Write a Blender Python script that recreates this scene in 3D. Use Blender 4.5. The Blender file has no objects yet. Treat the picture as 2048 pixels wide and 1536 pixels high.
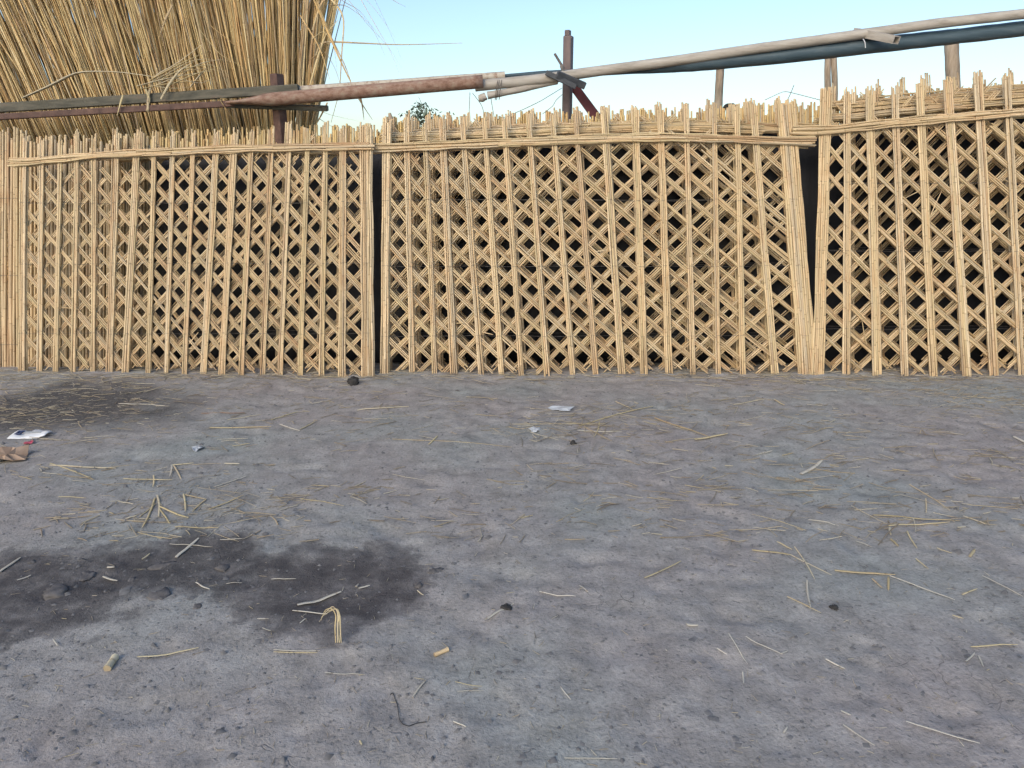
import bpy, math, random
import numpy as np
from mathutils import Vector, Matrix
R = math.radians
rng = np.random.default_rng(11)
random.seed(5)
scene = bpy.context.scene
col = scene.collection

# ------------------------------------------------------------------ camera
FPX, CAM_H, PITCH = 1500.0, 1.5, R(15.6)          # focal length in photo pixels (2048 wide), eye height, downward tilt
cam_d = bpy.data.cameras.new('camera'); cam = bpy.data.objects.new('camera', cam_d); col.objects.link(cam)
cam_d.sensor_width = 36.0; cam_d.lens = FPX / 2048 * 36; cam_d.clip_start = 0.05; cam_d.clip_end = 4000
cam.location = (0, 0, CAM_H); cam.rotation_euler = (R(90) - PITCH, 0, 0)
scene.camera = cam

# ------------------------------------------------------------------ sky, sun, exposure
SUN_EL, SUN_AZ = R(31), R(208)                     # azimuth clockwise from +Y: behind the photographer, to the left
world = bpy.data.worlds.new('World'); scene.world = world; world.use_nodes = True
wn = world.node_tree.nodes; wl = world.node_tree.links
bg = wn['Background']; sky = wn.new('ShaderNodeTexSky'); sky.sky_type = 'NISHITA'
sky.sun_disc = False; sky.sun_elevation = SUN_EL; sky.sun_rotation = SUN_AZ
sky.altitude = 0; sky.air_density = 1.2; sky.dust_density = 1.5; sky.ozone_density = 3.0
wl.new(sky.outputs[0], bg.inputs[0]); bg.inputs[1].default_value = 0.13
sun_d = bpy.data.lights.new('sun', 'SUN'); sun = bpy.data.objects.new('sun', sun_d); col.objects.link(sun)
sun_d.energy = 1.2; sun_d.angle = R(30); sun_d.color = (1.0, 0.83, 0.60)
sdir = Vector((math.sin(SUN_AZ) * math.cos(SUN_EL), math.cos(SUN_AZ) * math.cos(SUN_EL), math.sin(SUN_EL)))
sun.rotation_euler = sdir.to_track_quat('Z', 'Y').to_euler(); sun.location = sdir * 30
vs = scene.view_settings
vs.view_transform = 'Standard'; vs.look = 'None'; vs.gamma = 1.0; vs.use_curve_mapping = False; vs.exposure = 0.70
scene.cycles.adaptive_threshold = 0.03; scene.cycles.max_bounces = 6; scene.cycles.diffuse_bounces = 2; scene.cycles.glossy_bounces = 2

# ------------------------------------------------------------------ measuring helpers
FW = np.array([0, math.cos(PITCH), -math.sin(PITCH)]); UP = np.array([0, math.sin(PITCH), math.cos(PITCH)])
CP = np.array([0, 0, CAM_H])
def ray(px, py):
    return np.array([(px - 1024) / FPX, 0, 0]) + UP * ((768 - py) / FPX) + FW
def at(px, py, Y):
    d = ray(px, py); return CP + d * (Y / d[1])
def gp(px, py, z=0.0):
    d = ray(px, py); return CP + d * ((z - CAM_H) / d[2])

def tag(o, label=None, cat=None, group=None, kind=None):
    if label: o['label'] = label
    if cat: o['category'] = cat
    if group: o['group'] = group
    if kind: o['kind'] = kind
    return o
def empty(name, loc=(0, 0, 0), rot=None):
    o = bpy.data.objects.new(name, None); o.empty_display_size = 0.1; col.objects.link(o)
    o.location = loc
    if rot is not None: o.rotation_euler = rot
    return o

class MB:
    """collects tubes, boxes and loose faces, all as quads or triangles, into one mesh; uv = (metres along, random)"""
    def __init__(s): s.v = []; s.f = []; s.uv = []; s.n = 0; s.sm = []
    def add(s, V, F, UV, smooth):
        V = np.asarray(V, float); F = np.asarray(F, int)
        s.v.append(V); s.f.append((F + s.n)); s.uv.append(np.asarray(UV, float)[F.ravel()]); s.n += len(V)
        s.sm.append(np.full(len(F), smooth))
    def tube(s, P, r, sides=6, rnd=None, caps=True, flat=1.0, u0=None):
        P = np.asarray(P, float); n = len(P)
        r = np.broadcast_to(np.asarray(r, float), (n,))
        T = np.gradient(P, axis=0); T /= np.linalg.norm(T, axis=1)[:, None] + 1e-12
        a = np.array([0, 0, 1.0]) if abs(T[0, 2]) < 0.8 else np.array([0, 1.0, 0])
        N = np.cross(T, a); N /= np.linalg.norm(N, axis=1)[:, None] + 1e-12
        B = np.cross(T, N)
        ph = 0.5 if sides == 4 else 0.0
        ang = (np.arange(sides) + ph) * 2 * math.pi / sides
        ring = P[:, None, :] + r[:, None, None] * (N[:, None, :] * np.cos(ang)[None, :, None] + flat * B[:, None, :] * np.sin(ang)[None, :, None])
        L = np.concatenate([[0], np.cumsum(np.linalg.norm(np.diff(P, axis=0), axis=1))])
        rnd = random.random() if rnd is None else rnd
        u0 = random.random() * 3 if u0 is None else u0
        V = ring.reshape(-1, 3); UV = np.stack([np.repeat(L + u0 + 1, sides), np.full(n * sides, rnd)], 1)
        i = np.arange(n - 1)[:, None] * sides; j = np.arange(sides)[None, :]; k = (j + 1) % sides
        F = np.stack([i + j, i + k, i + sides + k, i + sides + j], -1).reshape(-1, 4)
        s.add(V, F, UV, True)
        if caps and sides in (4, 6, 8):
            q = {4: [[0, 1, 2, 3]], 6: [[0, 1, 2, 3], [0, 3, 4, 5]], 8: [[0, 1, 2, 3], [0, 3, 4, 7], [4, 5, 6, 7]]}[sides]
            C = np.concatenate([ring[0], ring[-1]]); F2 = [x[::-1] for x in q] + [[y + sides for y in x] for x in q]
            s.add(C, F2, np.tile([[-1.0, rnd]], (2 * sides, 1)), False)
        return s
    def box(s, c, half, M=None, rnd=0.5):
        c = np.asarray(c, float); h = np.asarray(half, float)
        V = np.array([[x, y, z] for x in (-1, 1) for y in (-1, 1) for z in (-1, 1)]) * h
        if M is not None: V = V @ np.asarray(M).T
        F = [[0, 1, 3, 2], [4, 6, 7, 5], [0, 4, 5, 1], [2, 3, 7, 6], [0, 2, 6, 4], [1, 5, 7, 3]]
        s.add(V + c, F, np.tile([[0.5, rnd]], (8, 1)), False); return s
    def build(s, name, mat, parent=None, bevel=0):
        V = np.concatenate(s.v); F = np.concatenate(s.f); UV = np.concatenate(s.uv)
        me = bpy.data.meshes.new(name)
        me.vertices.add(len(V)); me.vertices.foreach_set('co', V.ravel())
        nq = F.shape[1]
        me.loops.add(F.size); me.loops.foreach_set('vertex_index', F.ravel())
        me.polygons.add(len(F)); me.polygons.foreach_set('loop_start', np.arange(len(F)) * nq)
        me.polygons.foreach_set('loop_total', np.full(len(F), nq))
        me.polygons.foreach_set('use_smooth', np.concatenate(s.sm))
        uvl = me.uv_layers.new(name='UVMap'); uvl.data.foreach_set('uv', UV.ravel())
        me.update(calc_edges=True); me.validate()
        me.materials.append(mat)
        o = bpy.data.objects.new(name, me); col.objects.link(o)
        if parent is not None: o.parent = parent
        if bevel:
            b = o.modifiers.new('bevel', 'BEVEL'); b.width = bevel; b.segments = 2; b.limit_method = 'ANGLE'
        return o

# ------------------------------------------------------------------ materials
def new_mat(name):
    m = bpy.data.materials.new(name); m.use_nodes = True
    nt = m.node_tree; b = nt.nodes['Principled BSDF']
    return m, nt, b
def N(nt, typ, **kw):
    n = nt.nodes.new(typ)
    for k, v in kw.items(): setattr(n, k, v)
    return n
def ramp(nt, fac, stops, interp='LINEAR'):
    n = nt.nodes.new('ShaderNodeValToRGB'); e = n.color_ramp.elements; n.color_ramp.interpolation = interp
    while len(e) < len(stops): e.new(0.5)
    for x, (p, c) in zip(e, stops):
        x.position = p; x.color = (*c, 1) if len(c) == 3 else c
    nt.links.new(fac, n.inputs[0]); return n
def math_n(nt, op, a, b=None, c=None):
    n = nt.nodes.new('ShaderNodeMath'); n.operation = op
    for i, x in enumerate((a, b, c)):
        if x is None: continue
        if isinstance(x, (int, float)): n.inputs[i].default_value = x
        else: nt.links.new(x, n.inputs[i])
    return n.outputs[0]
def mixc(nt, fac, a, b, mode='MIX'):
    n = nt.nodes.new('ShaderNodeMix'); n.data_type = 'RGBA'; n.blend_type = mode
    for i, x in ((0, fac), (6, a), (7, b)):
        if isinstance(x, (int, float)): n.inputs[i].default_value = x
        elif isinstance(x, tuple): n.inputs[i].default_value = (*x, 1)
        else: nt.links.new(x, n.inputs[i])
    return n.outputs[2]

def reed_material(name, stops, node_gap=0.21, node_dark=0.45, rough=0.5, stain=0.5, bright_var=0.30, soil=False):
    m, nt, b = new_mat(name)
    uv = N(nt, 'ShaderNodeUVMap'); sep = N(nt, 'ShaderNodeSeparateXYZ'); nt.links.new(uv.outputs[0], sep.inputs[0])
    u, r = sep.outputs[0], sep.outputs[1]
    wn_ = N(nt, 'ShaderNodeTexWhiteNoise', noise_dimensions='1D'); nt.links.new(r, wn_.inputs['W'])
    rr = wn_.outputs['Value']
    base = ramp(nt, rr, stops)
    # internodes: each length between two nodes has its own tone
    seg = math_n(nt, 'DIVIDE', math_n(nt, 'ADD', u, math_n(nt, 'MULTIPLY', r, 7.31)), node_gap)
    cell = N(nt, 'ShaderNodeTexWhiteNoise', noise_dimensions='2D')
    cv = N(nt, 'ShaderNodeCombineXYZ'); nt.links.new(math_n(nt, 'FLOOR', seg), cv.inputs[0]); nt.links.new(rr, cv.inputs[1])
    nt.links.new(cv.outputs[0], cell.inputs['Vector'])
    tone = math_n(nt, 'ADD', 1.0 - bright_var * 0.5, math_n(nt, 'MULTIPLY', cell.outputs['Value'], bright_var))
    tc = N(nt, 'ShaderNodeTexCoord')
    nz = N(nt, 'ShaderNodeTexNoise'); nz.inputs['Scale'].default_value = 5.0; nz.inputs['Detail'].default_value = 4
    nt.links.new(tc.outputs['Object'], nz.inputs['Vector'])
    hsv = N(nt, 'ShaderNodeHueSaturation'); nt.links.new(base.outputs[0], hsv.inputs['Color'])
    nt.links.new(math_n(nt, 'MULTIPLY', tone, math_n(nt, 'ADD', 0.82, math_n(nt, 'MULTIPLY', nz.outputs[0], 0.36))), hsv.inputs['Value'])
    # weathered orange-brown stretches
    st = ramp(nt, math_n(nt, 'MULTIPLY', nz.outputs[0], math_n(nt, 'ADD', 0.55, math_n(nt, 'MULTIPLY', cell.outputs['Value'], 0.75))), [(0.5, (0, 0, 0)), (0.72, (stain, stain, stain))])
    c1 = mixc(nt, st.outputs[0], hsv.outputs[0], (0.36, 0.19, 0.08))
    # soil and damp drawn up the lowest hand's breadth
    sz = N(nt, 'ShaderNodeSeparateXYZ'); nt.links.new(tc.outputs['Object'], sz.inputs[0])
    if soil:
        lowf = ramp(nt, math_n(nt, 'ADD', sz.outputs[2], math_n(nt, 'MULTIPLY', math_n(nt, 'SUBTRACT', cell.outputs['Value'], 0.5), 0.28)), [(0.0, (0.75, 0.75, 0.75)), (0.16, (0, 0, 0))])
        c1 = mixc(nt, math_n(nt, 'MULTIPLY', lowf.outputs[0], 0.55), c1, (0.27, 0.16, 0.085))
    # dark ring at each node
    fr = math_n(nt, 'FRACT', seg)
    ring = ramp(nt, fr, [(0.0, (1, 1, 1)), (0.022, (1, 1, 1)), (0.05, (0, 0, 0)), (1.0, (0, 0, 0))])
    c2 = mixc(nt, math_n(nt, 'MULTIPLY', ring.outputs[0], node_dark), c1, (0.16, 0.09, 0.04))
    # cut ends
    cut = math_n(nt, 'LESS_THAN', u, 0.0)
    c3 = mixc(nt, math_n(nt, 'MULTIPLY', cut, 0.6), c2, (0.22, 0.15, 0.08))
    nt.links.new(c3, b.inputs['Base Color'])
    b.inputs['Roughness'].default_value = rough; b.inputs['Specular IOR Level'].default_value = 0.4
    return m

REED = [(0.0, (0.55, 0.405, 0.225)), (0.22, (0.65, 0.50, 0.295)), (0.42, (0.54, 0.425, 0.235)), (0.58, (0.61, 0.43, 0.245)), (0.75, (0.71, 0.57, 0.365)), (0.88, (0.47, 0.385, 0.26)), (1.0, (0.39, 0.25, 0.13))]
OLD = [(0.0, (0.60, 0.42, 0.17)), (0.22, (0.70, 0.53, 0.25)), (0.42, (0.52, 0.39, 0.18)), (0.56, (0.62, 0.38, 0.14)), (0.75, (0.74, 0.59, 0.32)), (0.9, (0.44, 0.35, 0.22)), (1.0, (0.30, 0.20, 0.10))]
M_reed = reed_material('reed_cane', REED, bright_var=0.45, soil=True)
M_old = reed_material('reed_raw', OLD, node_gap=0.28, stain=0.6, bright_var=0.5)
M_straw = reed_material('straw', [(0.0, (0.50, 0.41, 0.22)), (0.3, (0.58, 0.50, 0.31)), (0.5, (0.43, 0.34, 0.18)), (0.75, (0.60, 0.54, 0.40)), (1.0, (0.34, 0.26, 0.15))], rough=0.65, stain=0.3)
M_strawpale = reed_material('straw_bleached', [(0.0, (0.46, 0.43, 0.36)), (0.5, (0.58, 0.54, 0.45)), (1.0, (0.38, 0.35, 0.29))], rough=0.7, stain=0.1)

M_litter = reed_material('chaff', [(0.0, (0.50, 0.42, 0.26)), (0.2, (0.17, 0.14, 0.105)), (0.4, (0.42, 0.36, 0.26)), (0.55, (0.26, 0.21, 0.145)), (0.75, (0.58, 0.53, 0.41)), (1.0, (0.20, 0.16, 0.12))], rough=0.75, stain=0.2)
def noisy(name, stops, scale=8.0, rough=0.6, metal=0.0, bump=0.2, detail=6, stretch=(1, 1, 1), spec=0.4, rough_var=0.0):
    m, nt, b = new_mat(name)
    tc = N(nt, 'ShaderNodeTexCoord'); mp = N(nt, 'ShaderNodeMapping'); mp.inputs['Scale'].default_value = stretch
    nt.links.new(tc.outputs['Object'], mp.inputs[0])
    nz = N(nt, 'ShaderNodeTexNoise'); nz.inputs['Scale'].default_value = scale; nz.inputs['Detail'].default_value = detail; nz.inputs['Roughness'].default_value = 0.65
    nt.links.new(mp.outputs[0], nz.inputs['Vector'])
    rp = ramp(nt, nz.outputs[0], stops); nt.links.new(rp.outputs[0], b.inputs['Base Color'])
    b.inputs['Roughness'].default_value = rough; b.inputs['Metallic'].default_value = metal; b.inputs['Specular IOR Level'].default_value = spec
    if rough_var:
        nt.links.new(math_n(nt, 'ADD', rough - rough_var / 2, math_n(nt, 'MULTIPLY', nz.outputs[0], rough_var)), b.inputs['Roughness'])
    if bump:
        bp = N(nt, 'ShaderNodeBump'); bp.inputs['Strength'].default_value = bump; bp.inputs['Distance'].default_value = 0.01
        nt.links.new(nz.outputs[0], bp.inputs['Height']); nt.links.new(bp.outputs[0], b.inputs['Normal'])
    return m
M_rust = noisy('rusty_paint', [(0.30, (0.13, 0.07, 0.045)), (0.44, (0.24, 0.14, 0.10)), (0.56, (0.30, 0.20, 0.15)), (0.64, (0.31, 0.245, 0.185)), (0.74, (0.44, 0.38, 0.31))], scale=22, rough=0.8, stretch=(0.8, 1.3, 1.3), bump=0.4, detail=9)
M_palerust = noisy('pale_flaking_paint', [(0.32, (0.24, 0.13, 0.09)), (0.47, (0.46, 0.40, 0.32)), (0.7, (0.56, 0.51, 0.44))], scale=26, rough=0.8, bump=0.4, detail=9)
M_rustdark = noisy('rusty_iron', [(0.3, (0.055, 0.032, 0.027)), (0.5, (0.11, 0.062, 0.05)), (0.72, (0.17, 0.10, 0.075))], scale=12, rough=0.7, bump=0.4)
M_beam = noisy('weathered_dark_beam', [(0.3, (0.05, 0.048, 0.038)), (0.5, (0.10, 0.095, 0.072)), (0.62, (0.14, 0.125, 0.095)), (0.75, (0.17, 0.085, 0.055))], scale=10, rough=0.75, stretch=(0.5, 3, 3), bump=0.4)
M_pole = noisy('bleached_pole', [(0.3, (0.27, 0.24, 0.20)), (0.5, (0.40, 0.36, 0.31)), (0.7, (0.48, 0.45, 0.40))], scale=6, rough=0.8, stretch=(0.6, 4, 4), bump=0.5)
M_wood = noisy('dry_timber', [(0.3, (0.26, 0.20, 0.145)), (0.5, (0.44, 0.355, 0.265)), (0.72, (0.56, 0.475, 0.375))], scale=9, rough=0.85, stretch=(3, 3, 0.5), bump=0.6)
M_tarp = noisy('blue_black_tarpaulin', [(0.3, (0.040, 0.066, 0.084)), (0.55, (0.062, 0.096, 0.118)), (0.75, (0.12, 0.15, 0.165))], scale=6, rough=0.42, stretch=(0.4, 3, 3), bump=0.35, rough_var=0.3)
M_dark = noisy('black_sheet', [(0.3, (0.006, 0.007, 0.010)), (0.7, (0.016, 0.017, 0.022))], scale=4, rough=0.6, bump=0.6)
M_steel = noisy('steel_post_paint', [(0.3, (0.10, 0.075, 0.075)), (0.55, (0.16, 0.12, 0.115)), (0.75, (0.22, 0.15, 0.13))], scale=7, rough=0.6, stretch=(3, 3, 0.7), bump=0.25)
M_red = noisy('red_primer', [(0.3, (0.11, 0.028, 0.032)), (0.7, (0.21, 0.06, 0.06))], scale=8, rough=0.65)
M_wire = noisy('binding_wire', [(0.3, (0.07, 0.06, 0.055)), (0.7, (0.20, 0.18, 0.16))], scale=30, rough=0.55, bump=0)
M_leaf = noisy('grey_green_leaf', [(0.3, (0.13, 0.19, 0.14)), (0.7, (0.27, 0.35, 0.27))], scale=20, rough=0.6, bump=0)
M_bark = noisy('twig_bark', [(0.3, (0.08, 0.06, 0.045)), (0.7, (0.16, 0.12, 0.09))], scale=20, rough=0.9)
M_paper = noisy('white_film', [(0.3, (0.62, 0.63, 0.64)), (0.7, (0.78, 0.79, 0.80))], scale=12, rough=0.4, bump=0.15)
M_ink = noisy('navy_print', [(0.3, (0.015, 0.03, 0.09)), (0.7, (0.03, 0.05, 0.13))], scale=20, rough=0.45, bump=0)
M_pink = noisy('pink_scrap', [(0.3, (0.42, 0.06, 0.10)), (0.7, (0.55, 0.12, 0.16))], scale=20, rough=0.5)
M_card = noisy('brown_card', [(0.3, (0.26, 0.17, 0.11)), (0.7, (0.40, 0.29, 0.21))], scale=12, rough=0.85)
M_stone = noisy('pebble_stone', [(0.3, (0.13, 0.125, 0.125)), (0.55, (0.21, 0.205, 0.205)), (0.75, (0.28, 0.27, 0.26))], scale=9, rough=0.85, bump=0.5)
M_clod = noisy('muddy_stone', [(0.3, (0.07, 0.065, 0.066)), (0.55, (0.12, 0.113, 0.112)), (0.75, (0.17, 0.16, 0.155))], scale=16, rough=0.9, bump=0.6)
M_crumb = noisy('soil_crumb', [(0.3, (0.10, 0.097, 0.095)), (0.55, (0.18, 0.175, 0.172)), (0.75, (0.26, 0.25, 0.245))], scale=25, rough=0.95, bump=0)
M_bracket = noisy('dark_iron', [(0.3, (0.035, 0.04, 0.05)), (0.7, (0.085, 0.09, 0.10))], scale=14, rough=0.6, bump=0.3)
M_char = noisy('charred_rag', [(0.3, (0.018, 0.017, 0.017)), (0.7, (0.055, 0.052, 0.05))], scale=25, rough=0.85, bump=0.8)
M_clear = noisy('cloudy_plastic', [(0.3, (0.34, 0.36, 0.38)), (0.7, (0.50, 0.53, 0.56))], scale=14, rough=0.3, bump=0.2)

# ------------------------------------------------------------------ ground
def vnoise(x, y, seed):
    """smooth value noise on numpy arrays"""
    xi = np.floor(x).astype(np.int64); yi = np.floor(y).astype(np.int64); xf = x - xi; yf = y - yi
    def h(a, b):
        n = (a * 374761393 + b * 668265263 + seed * 974711) & 0x7fffffff
        n = ((n ^ (n >> 13)) * 1274126177) & 0x7fffffff
        return ((n ^ (n >> 16)) & 0xffff) / 65535.0
    sx = xf * xf * (3 - 2 * xf); sy = yf * yf * (3 - 2 * yf)
    return (h(xi, yi) * (1 - sx) + h(xi + 1, yi) * sx) * (1 - sy) + (h(xi, yi + 1) * (1 - sx) + h(xi + 1, yi + 1) * sx) * sy
def fbm(x, y, s, oct=4):
    t = 0; a = 0.5; f = 1
    for i in range(oct):
        t = t + a * vnoise(x * f, y * f, s + i * 17); a *= 0.5; f *= 2.03
    return t / (1 - 0.5 ** oct)
def ground_z(x, y):
    x = np.asarray(x, float); y = np.asarray(y, float)
    near = np.clip((14 - np.hypot(x, y)) / 6, 0, 1)
    z = (fbm(x * 0.9 + 31, y * 0.9 + 7, 3, 3) - 0.5) * 0.035 + (fbm(x * 5 + 3, y * 5 + 9, 21, 3) - 0.5) * 0.010 + (fbm(x * 22, y * 22, 41, 2) - 0.5) * 0.007
    rough = np.clip((fbm(x * 1.3, y * 1.3, 77, 2) - 0.42) * 4, 0, 1)
    z = z + rough * (fbm(x * 11, y * 16, 55, 3) - 0.5) * 0.018
    z = z - 0.010 * np.clip((fbm(x * 7 + 50, y * 7, 66, 2) - 0.66) * 8, 0, 1)
    lip = np.exp(-((y - 5.72 - 0.05 * np.sin(x * 2.1)) / 0.10) ** 2) * (0.006 + 0.022 * fbm(x * 4, y * 4, 12, 3))
    return (z + lip) * near
def axis(fine0, fine1, step, far0, far1):
    a = list(np.arange(fine0, fine1 + 1e-6, step)); d = step
    while a[-1] < far1: d *= 1.5; a.append(a[-1] + d)
    d = step
    while a[0] > far0: d *= 1.5; a.insert(0, a[0] - d)
    return np.array(a)
gx = axis(-4.6, 4.6, 0.022, -1500, 1500); gy = axis(1.2, 6.6, 0.022, -1500, 1500)
GX, GY = np.meshgrid(gx, gy); GZ = ground_z(GX, GY)
# damp and dirty patches: blobs given by centre and size on the ground, edges broken by noise
def blob(cx, cy, rx, ry, rot=0):
    c, s = math.cos(rot), math.sin(rot); dx = GX - cx; dy = GY - cy
    return 1 - np.sqrt(((dx * c + dy * s) / rx) ** 2 + ((-dx * s + dy * c) / ry) ** 2)
def px_blob(px0, py0, px1, py1):
    a = gp((px0 + px1) / 2, py1); b = gp((px0 + px1) / 2, py0); l = gp(px0, (py0 + py1) / 2); r_ = gp(px1, (py0 + py1) / 2)
    return blob((l[0] + r_[0]) / 2, (a[1] + b[1]) / 2, (r_[0] - l[0]) / 2, (b[1] - a[1]) / 2)
edge = (fbm(GX * 2.2, GY * 2.2, 90, 4) - 0.5) * 0.9
damp = np.maximum.reduce([px_blob(-260, 1085, 300, 1300), px_blob(150, 1060, 560, 1200), px_blob(400, 1080, 860, 1290), px_blob(640, 1130, 850, 1260)]) + edge * 0.55 + (fbm(GX * 7, GY * 7, 131, 3) - 0.5) * 0.55
litter = np.maximum.reduce([px_blob(-260, 752, 380, 905), px_blob(-100, 770, 240, 870)]) + edge
near_f = (np.abs(GX) < 8) & (GY < 9) & (GY > 0)
damp = np.where(near_f, damp, -1.0); litter = np.where(near_f, litter, -1.0)
nx, ny = len(gx), len(gy)
me = bpy.data.meshes.new('ground')
me.vertices.add(nx * ny); me.vertices.foreach_set('co', np.stack([GX, GY, GZ], -1).ravel())
ii = (np.arange(ny - 1)[:, None] * nx + np.arange(nx - 1)[None, :]).ravel()
Fq = np.stack([ii, ii + 1, ii + nx + 1, ii + nx], 1)
me.loops.add(Fq.size); me.loops.foreach_set('vertex_index', Fq.ravel())
me.polygons.add(len(Fq)); me.polygons.foreach_set('loop_start', np.arange(len(Fq)) * 4); me.polygons.foreach_set('loop_total', np.full(len(Fq), 4))
me.polygons.foreach_set('use_smooth', np.ones(len(Fq), bool)); me.update(calc_edges=True)
for nm, arr in (('damp', damp), ('litter', litter)):
    at_ = me.attributes.new(nm, 'FLOAT', 'POINT'); at_.data.foreach_set('value', arr.ravel().astype(np.float32))
ground = bpy.data.objects.new('ground', me); col.objects.link(ground); tag(ground, kind='structure')
def ground_material():
    m, nt, b = new_mat('trodden_silt')
    tc = N(nt, 'ShaderNodeTexCoord'); P = tc.outputs['Object']
    def noise(scale, detail=6, rough=0.6, vec=P):
        n = N(nt, 'ShaderNodeTexNoise'); n.inputs['Scale'].default_value = scale; n.inputs['Detail'].default_value = detail; n.inputs['Roughness'].default_value = rough
        nt.links.new(vec, n.inputs['Vector']); return n.outputs[0]
    big = noise(0.9, 2); mid = noise(7, 5, 0.72); fine = noise(75, 3, 0.75)
    dry = ramp(nt, mid, [(0.28, (0.205, 0.194, 0.180)), (0.5, (0.298, 0.283, 0.264)), (0.72, (0.385, 0.368, 0.346))]).outputs[0]
    tint = ramp(nt, big, [(0.35, (1.03, 0.985, 0.985)), (0.5, (1, 1, 1)), (0.65, (0.93, 1.01, 1.015))]).outputs[0]
    c = mixc(nt, 1.0, dry, tint, 'MULTIPLY')
    pit = ramp(nt, noise(34, 3, 0.65), [(0.30, (1, 1, 1)), (0.40, (0, 0, 0))]).outputs[0]
    speck = ramp(nt, noise(120, 2, 0.6), [(0.66, (0, 0, 0)), (0.74, (1, 1, 1))]).outputs[0]
    c = mixc(nt, math_n(nt, 'MULTIPLY', pit, 0.45), c, (0.085, 0.082, 0.08))
    c = mixc(nt, math_n(nt, 'MULTIPLY', speck, 0.35), c, (0.36, 0.35, 0.335))
    c = mixc(nt, 0.9, c, ramp(nt, fine, [(0.3, (0.72, 0.71, 0.71)), (0.5, (1, 1, 1)), (0.72, (1.15, 1.14, 1.13))]).outputs[0], 'MULTIPLY')
    la = N(nt, 'ShaderNodeAttribute', attribute_name='litter'); da = N(nt, 'ShaderNodeAttribute', attribute_name='damp')
    lf = ramp(nt, math_n(nt, 'ADD', la.outputs['Fac'], math_n(nt, 'MULTIPLY', math_n(nt, 'SUBTRACT', mid, 0.5), 0.7)), [(0.0, (0, 0, 0)), (0.45, (1, 1, 1))]).outputs[0]
    c = mixc(nt, math_n(nt, 'MULTIPLY', lf, 0.9), c, ramp(nt, fine, [(0.35, (0.040, 0.037, 0.036)), (0.55, (0.085, 0.079, 0.074)), (0.7, (0.165, 0.15, 0.135))]).outputs[0])
    df = ramp(nt, math_n(nt, 'ADD', da.outputs['Fac'], math_n(nt, 'MULTIPLY', math_n(nt, 'SUBTRACT', noise(9, 4, 0.7), 0.5), 0.85)), [(-0.0, (0, 0, 0)), (0.10, (0.55, 0.55, 0.55)), (0.34, (1, 1, 1))]).outputs[0]
    wet = ramp(nt, mid, [(0.28, (0.036, 0.032, 0.034)), (0.48, (0.066, 0.060, 0.060)), (0.60, (0.118, 0.108, 0.104)), (0.74, (0.21, 0.197, 0.187))]).outputs[0]
    c = mixc(nt, math_n(nt, 'MULTIPLY', df, 0.9), c, wet)
    # shrinkage cracks, only in some places
    warp = N(nt, 'ShaderNodeVectorMath', operation='ADD'); wv = N(nt, 'ShaderNodeTexNoise'); wv.inputs['Scale'].default_value = 9; nt.links.new(P, wv.inputs['Vector'])
    sc_ = N(nt, 'ShaderNodeVectorMath', operation='SCALE'); sc_.inputs['Scale'].default_value = 0.10; nt.links.new(wv.outputs['Color'], sc_.inputs[0])
    nt.links.new(P, warp.inputs[0]); nt.links.new(sc_.outputs[0], warp.inputs[1])
    vo = N(nt, 'ShaderNodeTexVoronoi', feature='DISTANCE_TO_EDGE'); vo.inputs['Scale'].default_value = 11; nt.links.new(warp.outputs[0], vo.inputs['Vector'])
    crack = ramp(nt, vo.outputs['Distance'], [(0.0, (1, 1, 1)), (0.016, (0, 0, 0))]).outputs[0]
    where = ramp(nt, noise(2.3, 4), [(0.56, (0, 0, 0)), (0.64, (1, 1, 1))]).outputs[0]
    ck = math_n(nt, 'MULTIPLY', crack, where)
    c = mixc(nt, math_n(nt, 'MULTIPLY', ck, 0.6), c, (0.06, 0.042, 0.042))
    nt.links.new(c, b.inputs['Base Color'])
    nt.links.new(math_n(nt, 'SUBTRACT', 0.95, math_n(nt, 'MULTIPLY', df, 0.22)), b.inputs['Roughness']); b.inputs['Specular IOR Level'].default_value = 0.25
    hgt = math_n(nt, 'ADD', math_n(nt, 'MULTIPLY', mid, 0.9), math_n(nt, 'MULTIPLY', fine, 0.42))
    hgt = math_n(nt, 'SUBTRACT', hgt, math_n(nt, 'ADD', math_n(nt, 'MULTIPLY', ck, 0.35), math_n(nt, 'MULTIPLY', pit, 0.22)))
    bp = N(nt, 'ShaderNodeBump'); bp.inputs['Strength'].default_value = 0.5; bp.inputs['Distance'].default_value = 0.02
    nt.links.new(hgt, bp.inputs['Height']); nt.links.new(bp.outputs[0], b.inputs['Normal'])
    return m
me.materials.append(ground_material())

# ------------------------------------------------------------------ lattice panels of reed
LEAN = R(13)
class Frame:
    """a panel's own frame: x along its foot, y away from the camera, z up its slope"""
    def __init__(s, D, lean=LEAN, yaw=0.0, x0=0.0):
        s.M = Matrix.Translation((x0, D, 0)) @ Matrix.Rotation(yaw, 4, 'Z') @ Matrix.Rotation(-lean, 4, 'X')
        s.I = np.array(s.M.inverted())
    def loc(s, px, py):
        o = s.I[:3, :3] @ CP + s.I[:3, 3]; d = s.I[:3, :3] @ ray(px, py)
        p = o + d * (-o[1] / d[1]); return p[0], p[2]
def interp(pts):
    xs, ys = zip(*pts); return lambda x: float(np.interp(x, xs, ys))
def sway(n, amp):
    t = np.linspace(0, 1, n); return amp * (np.sin(t * math.pi * random.uniform(0.7, 2.2) + random.random() * 6.28) * 0.7 + np.sin(t * math.pi * random.uniform(3, 6) + random.random() * 6.28) * 0.25)

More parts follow.
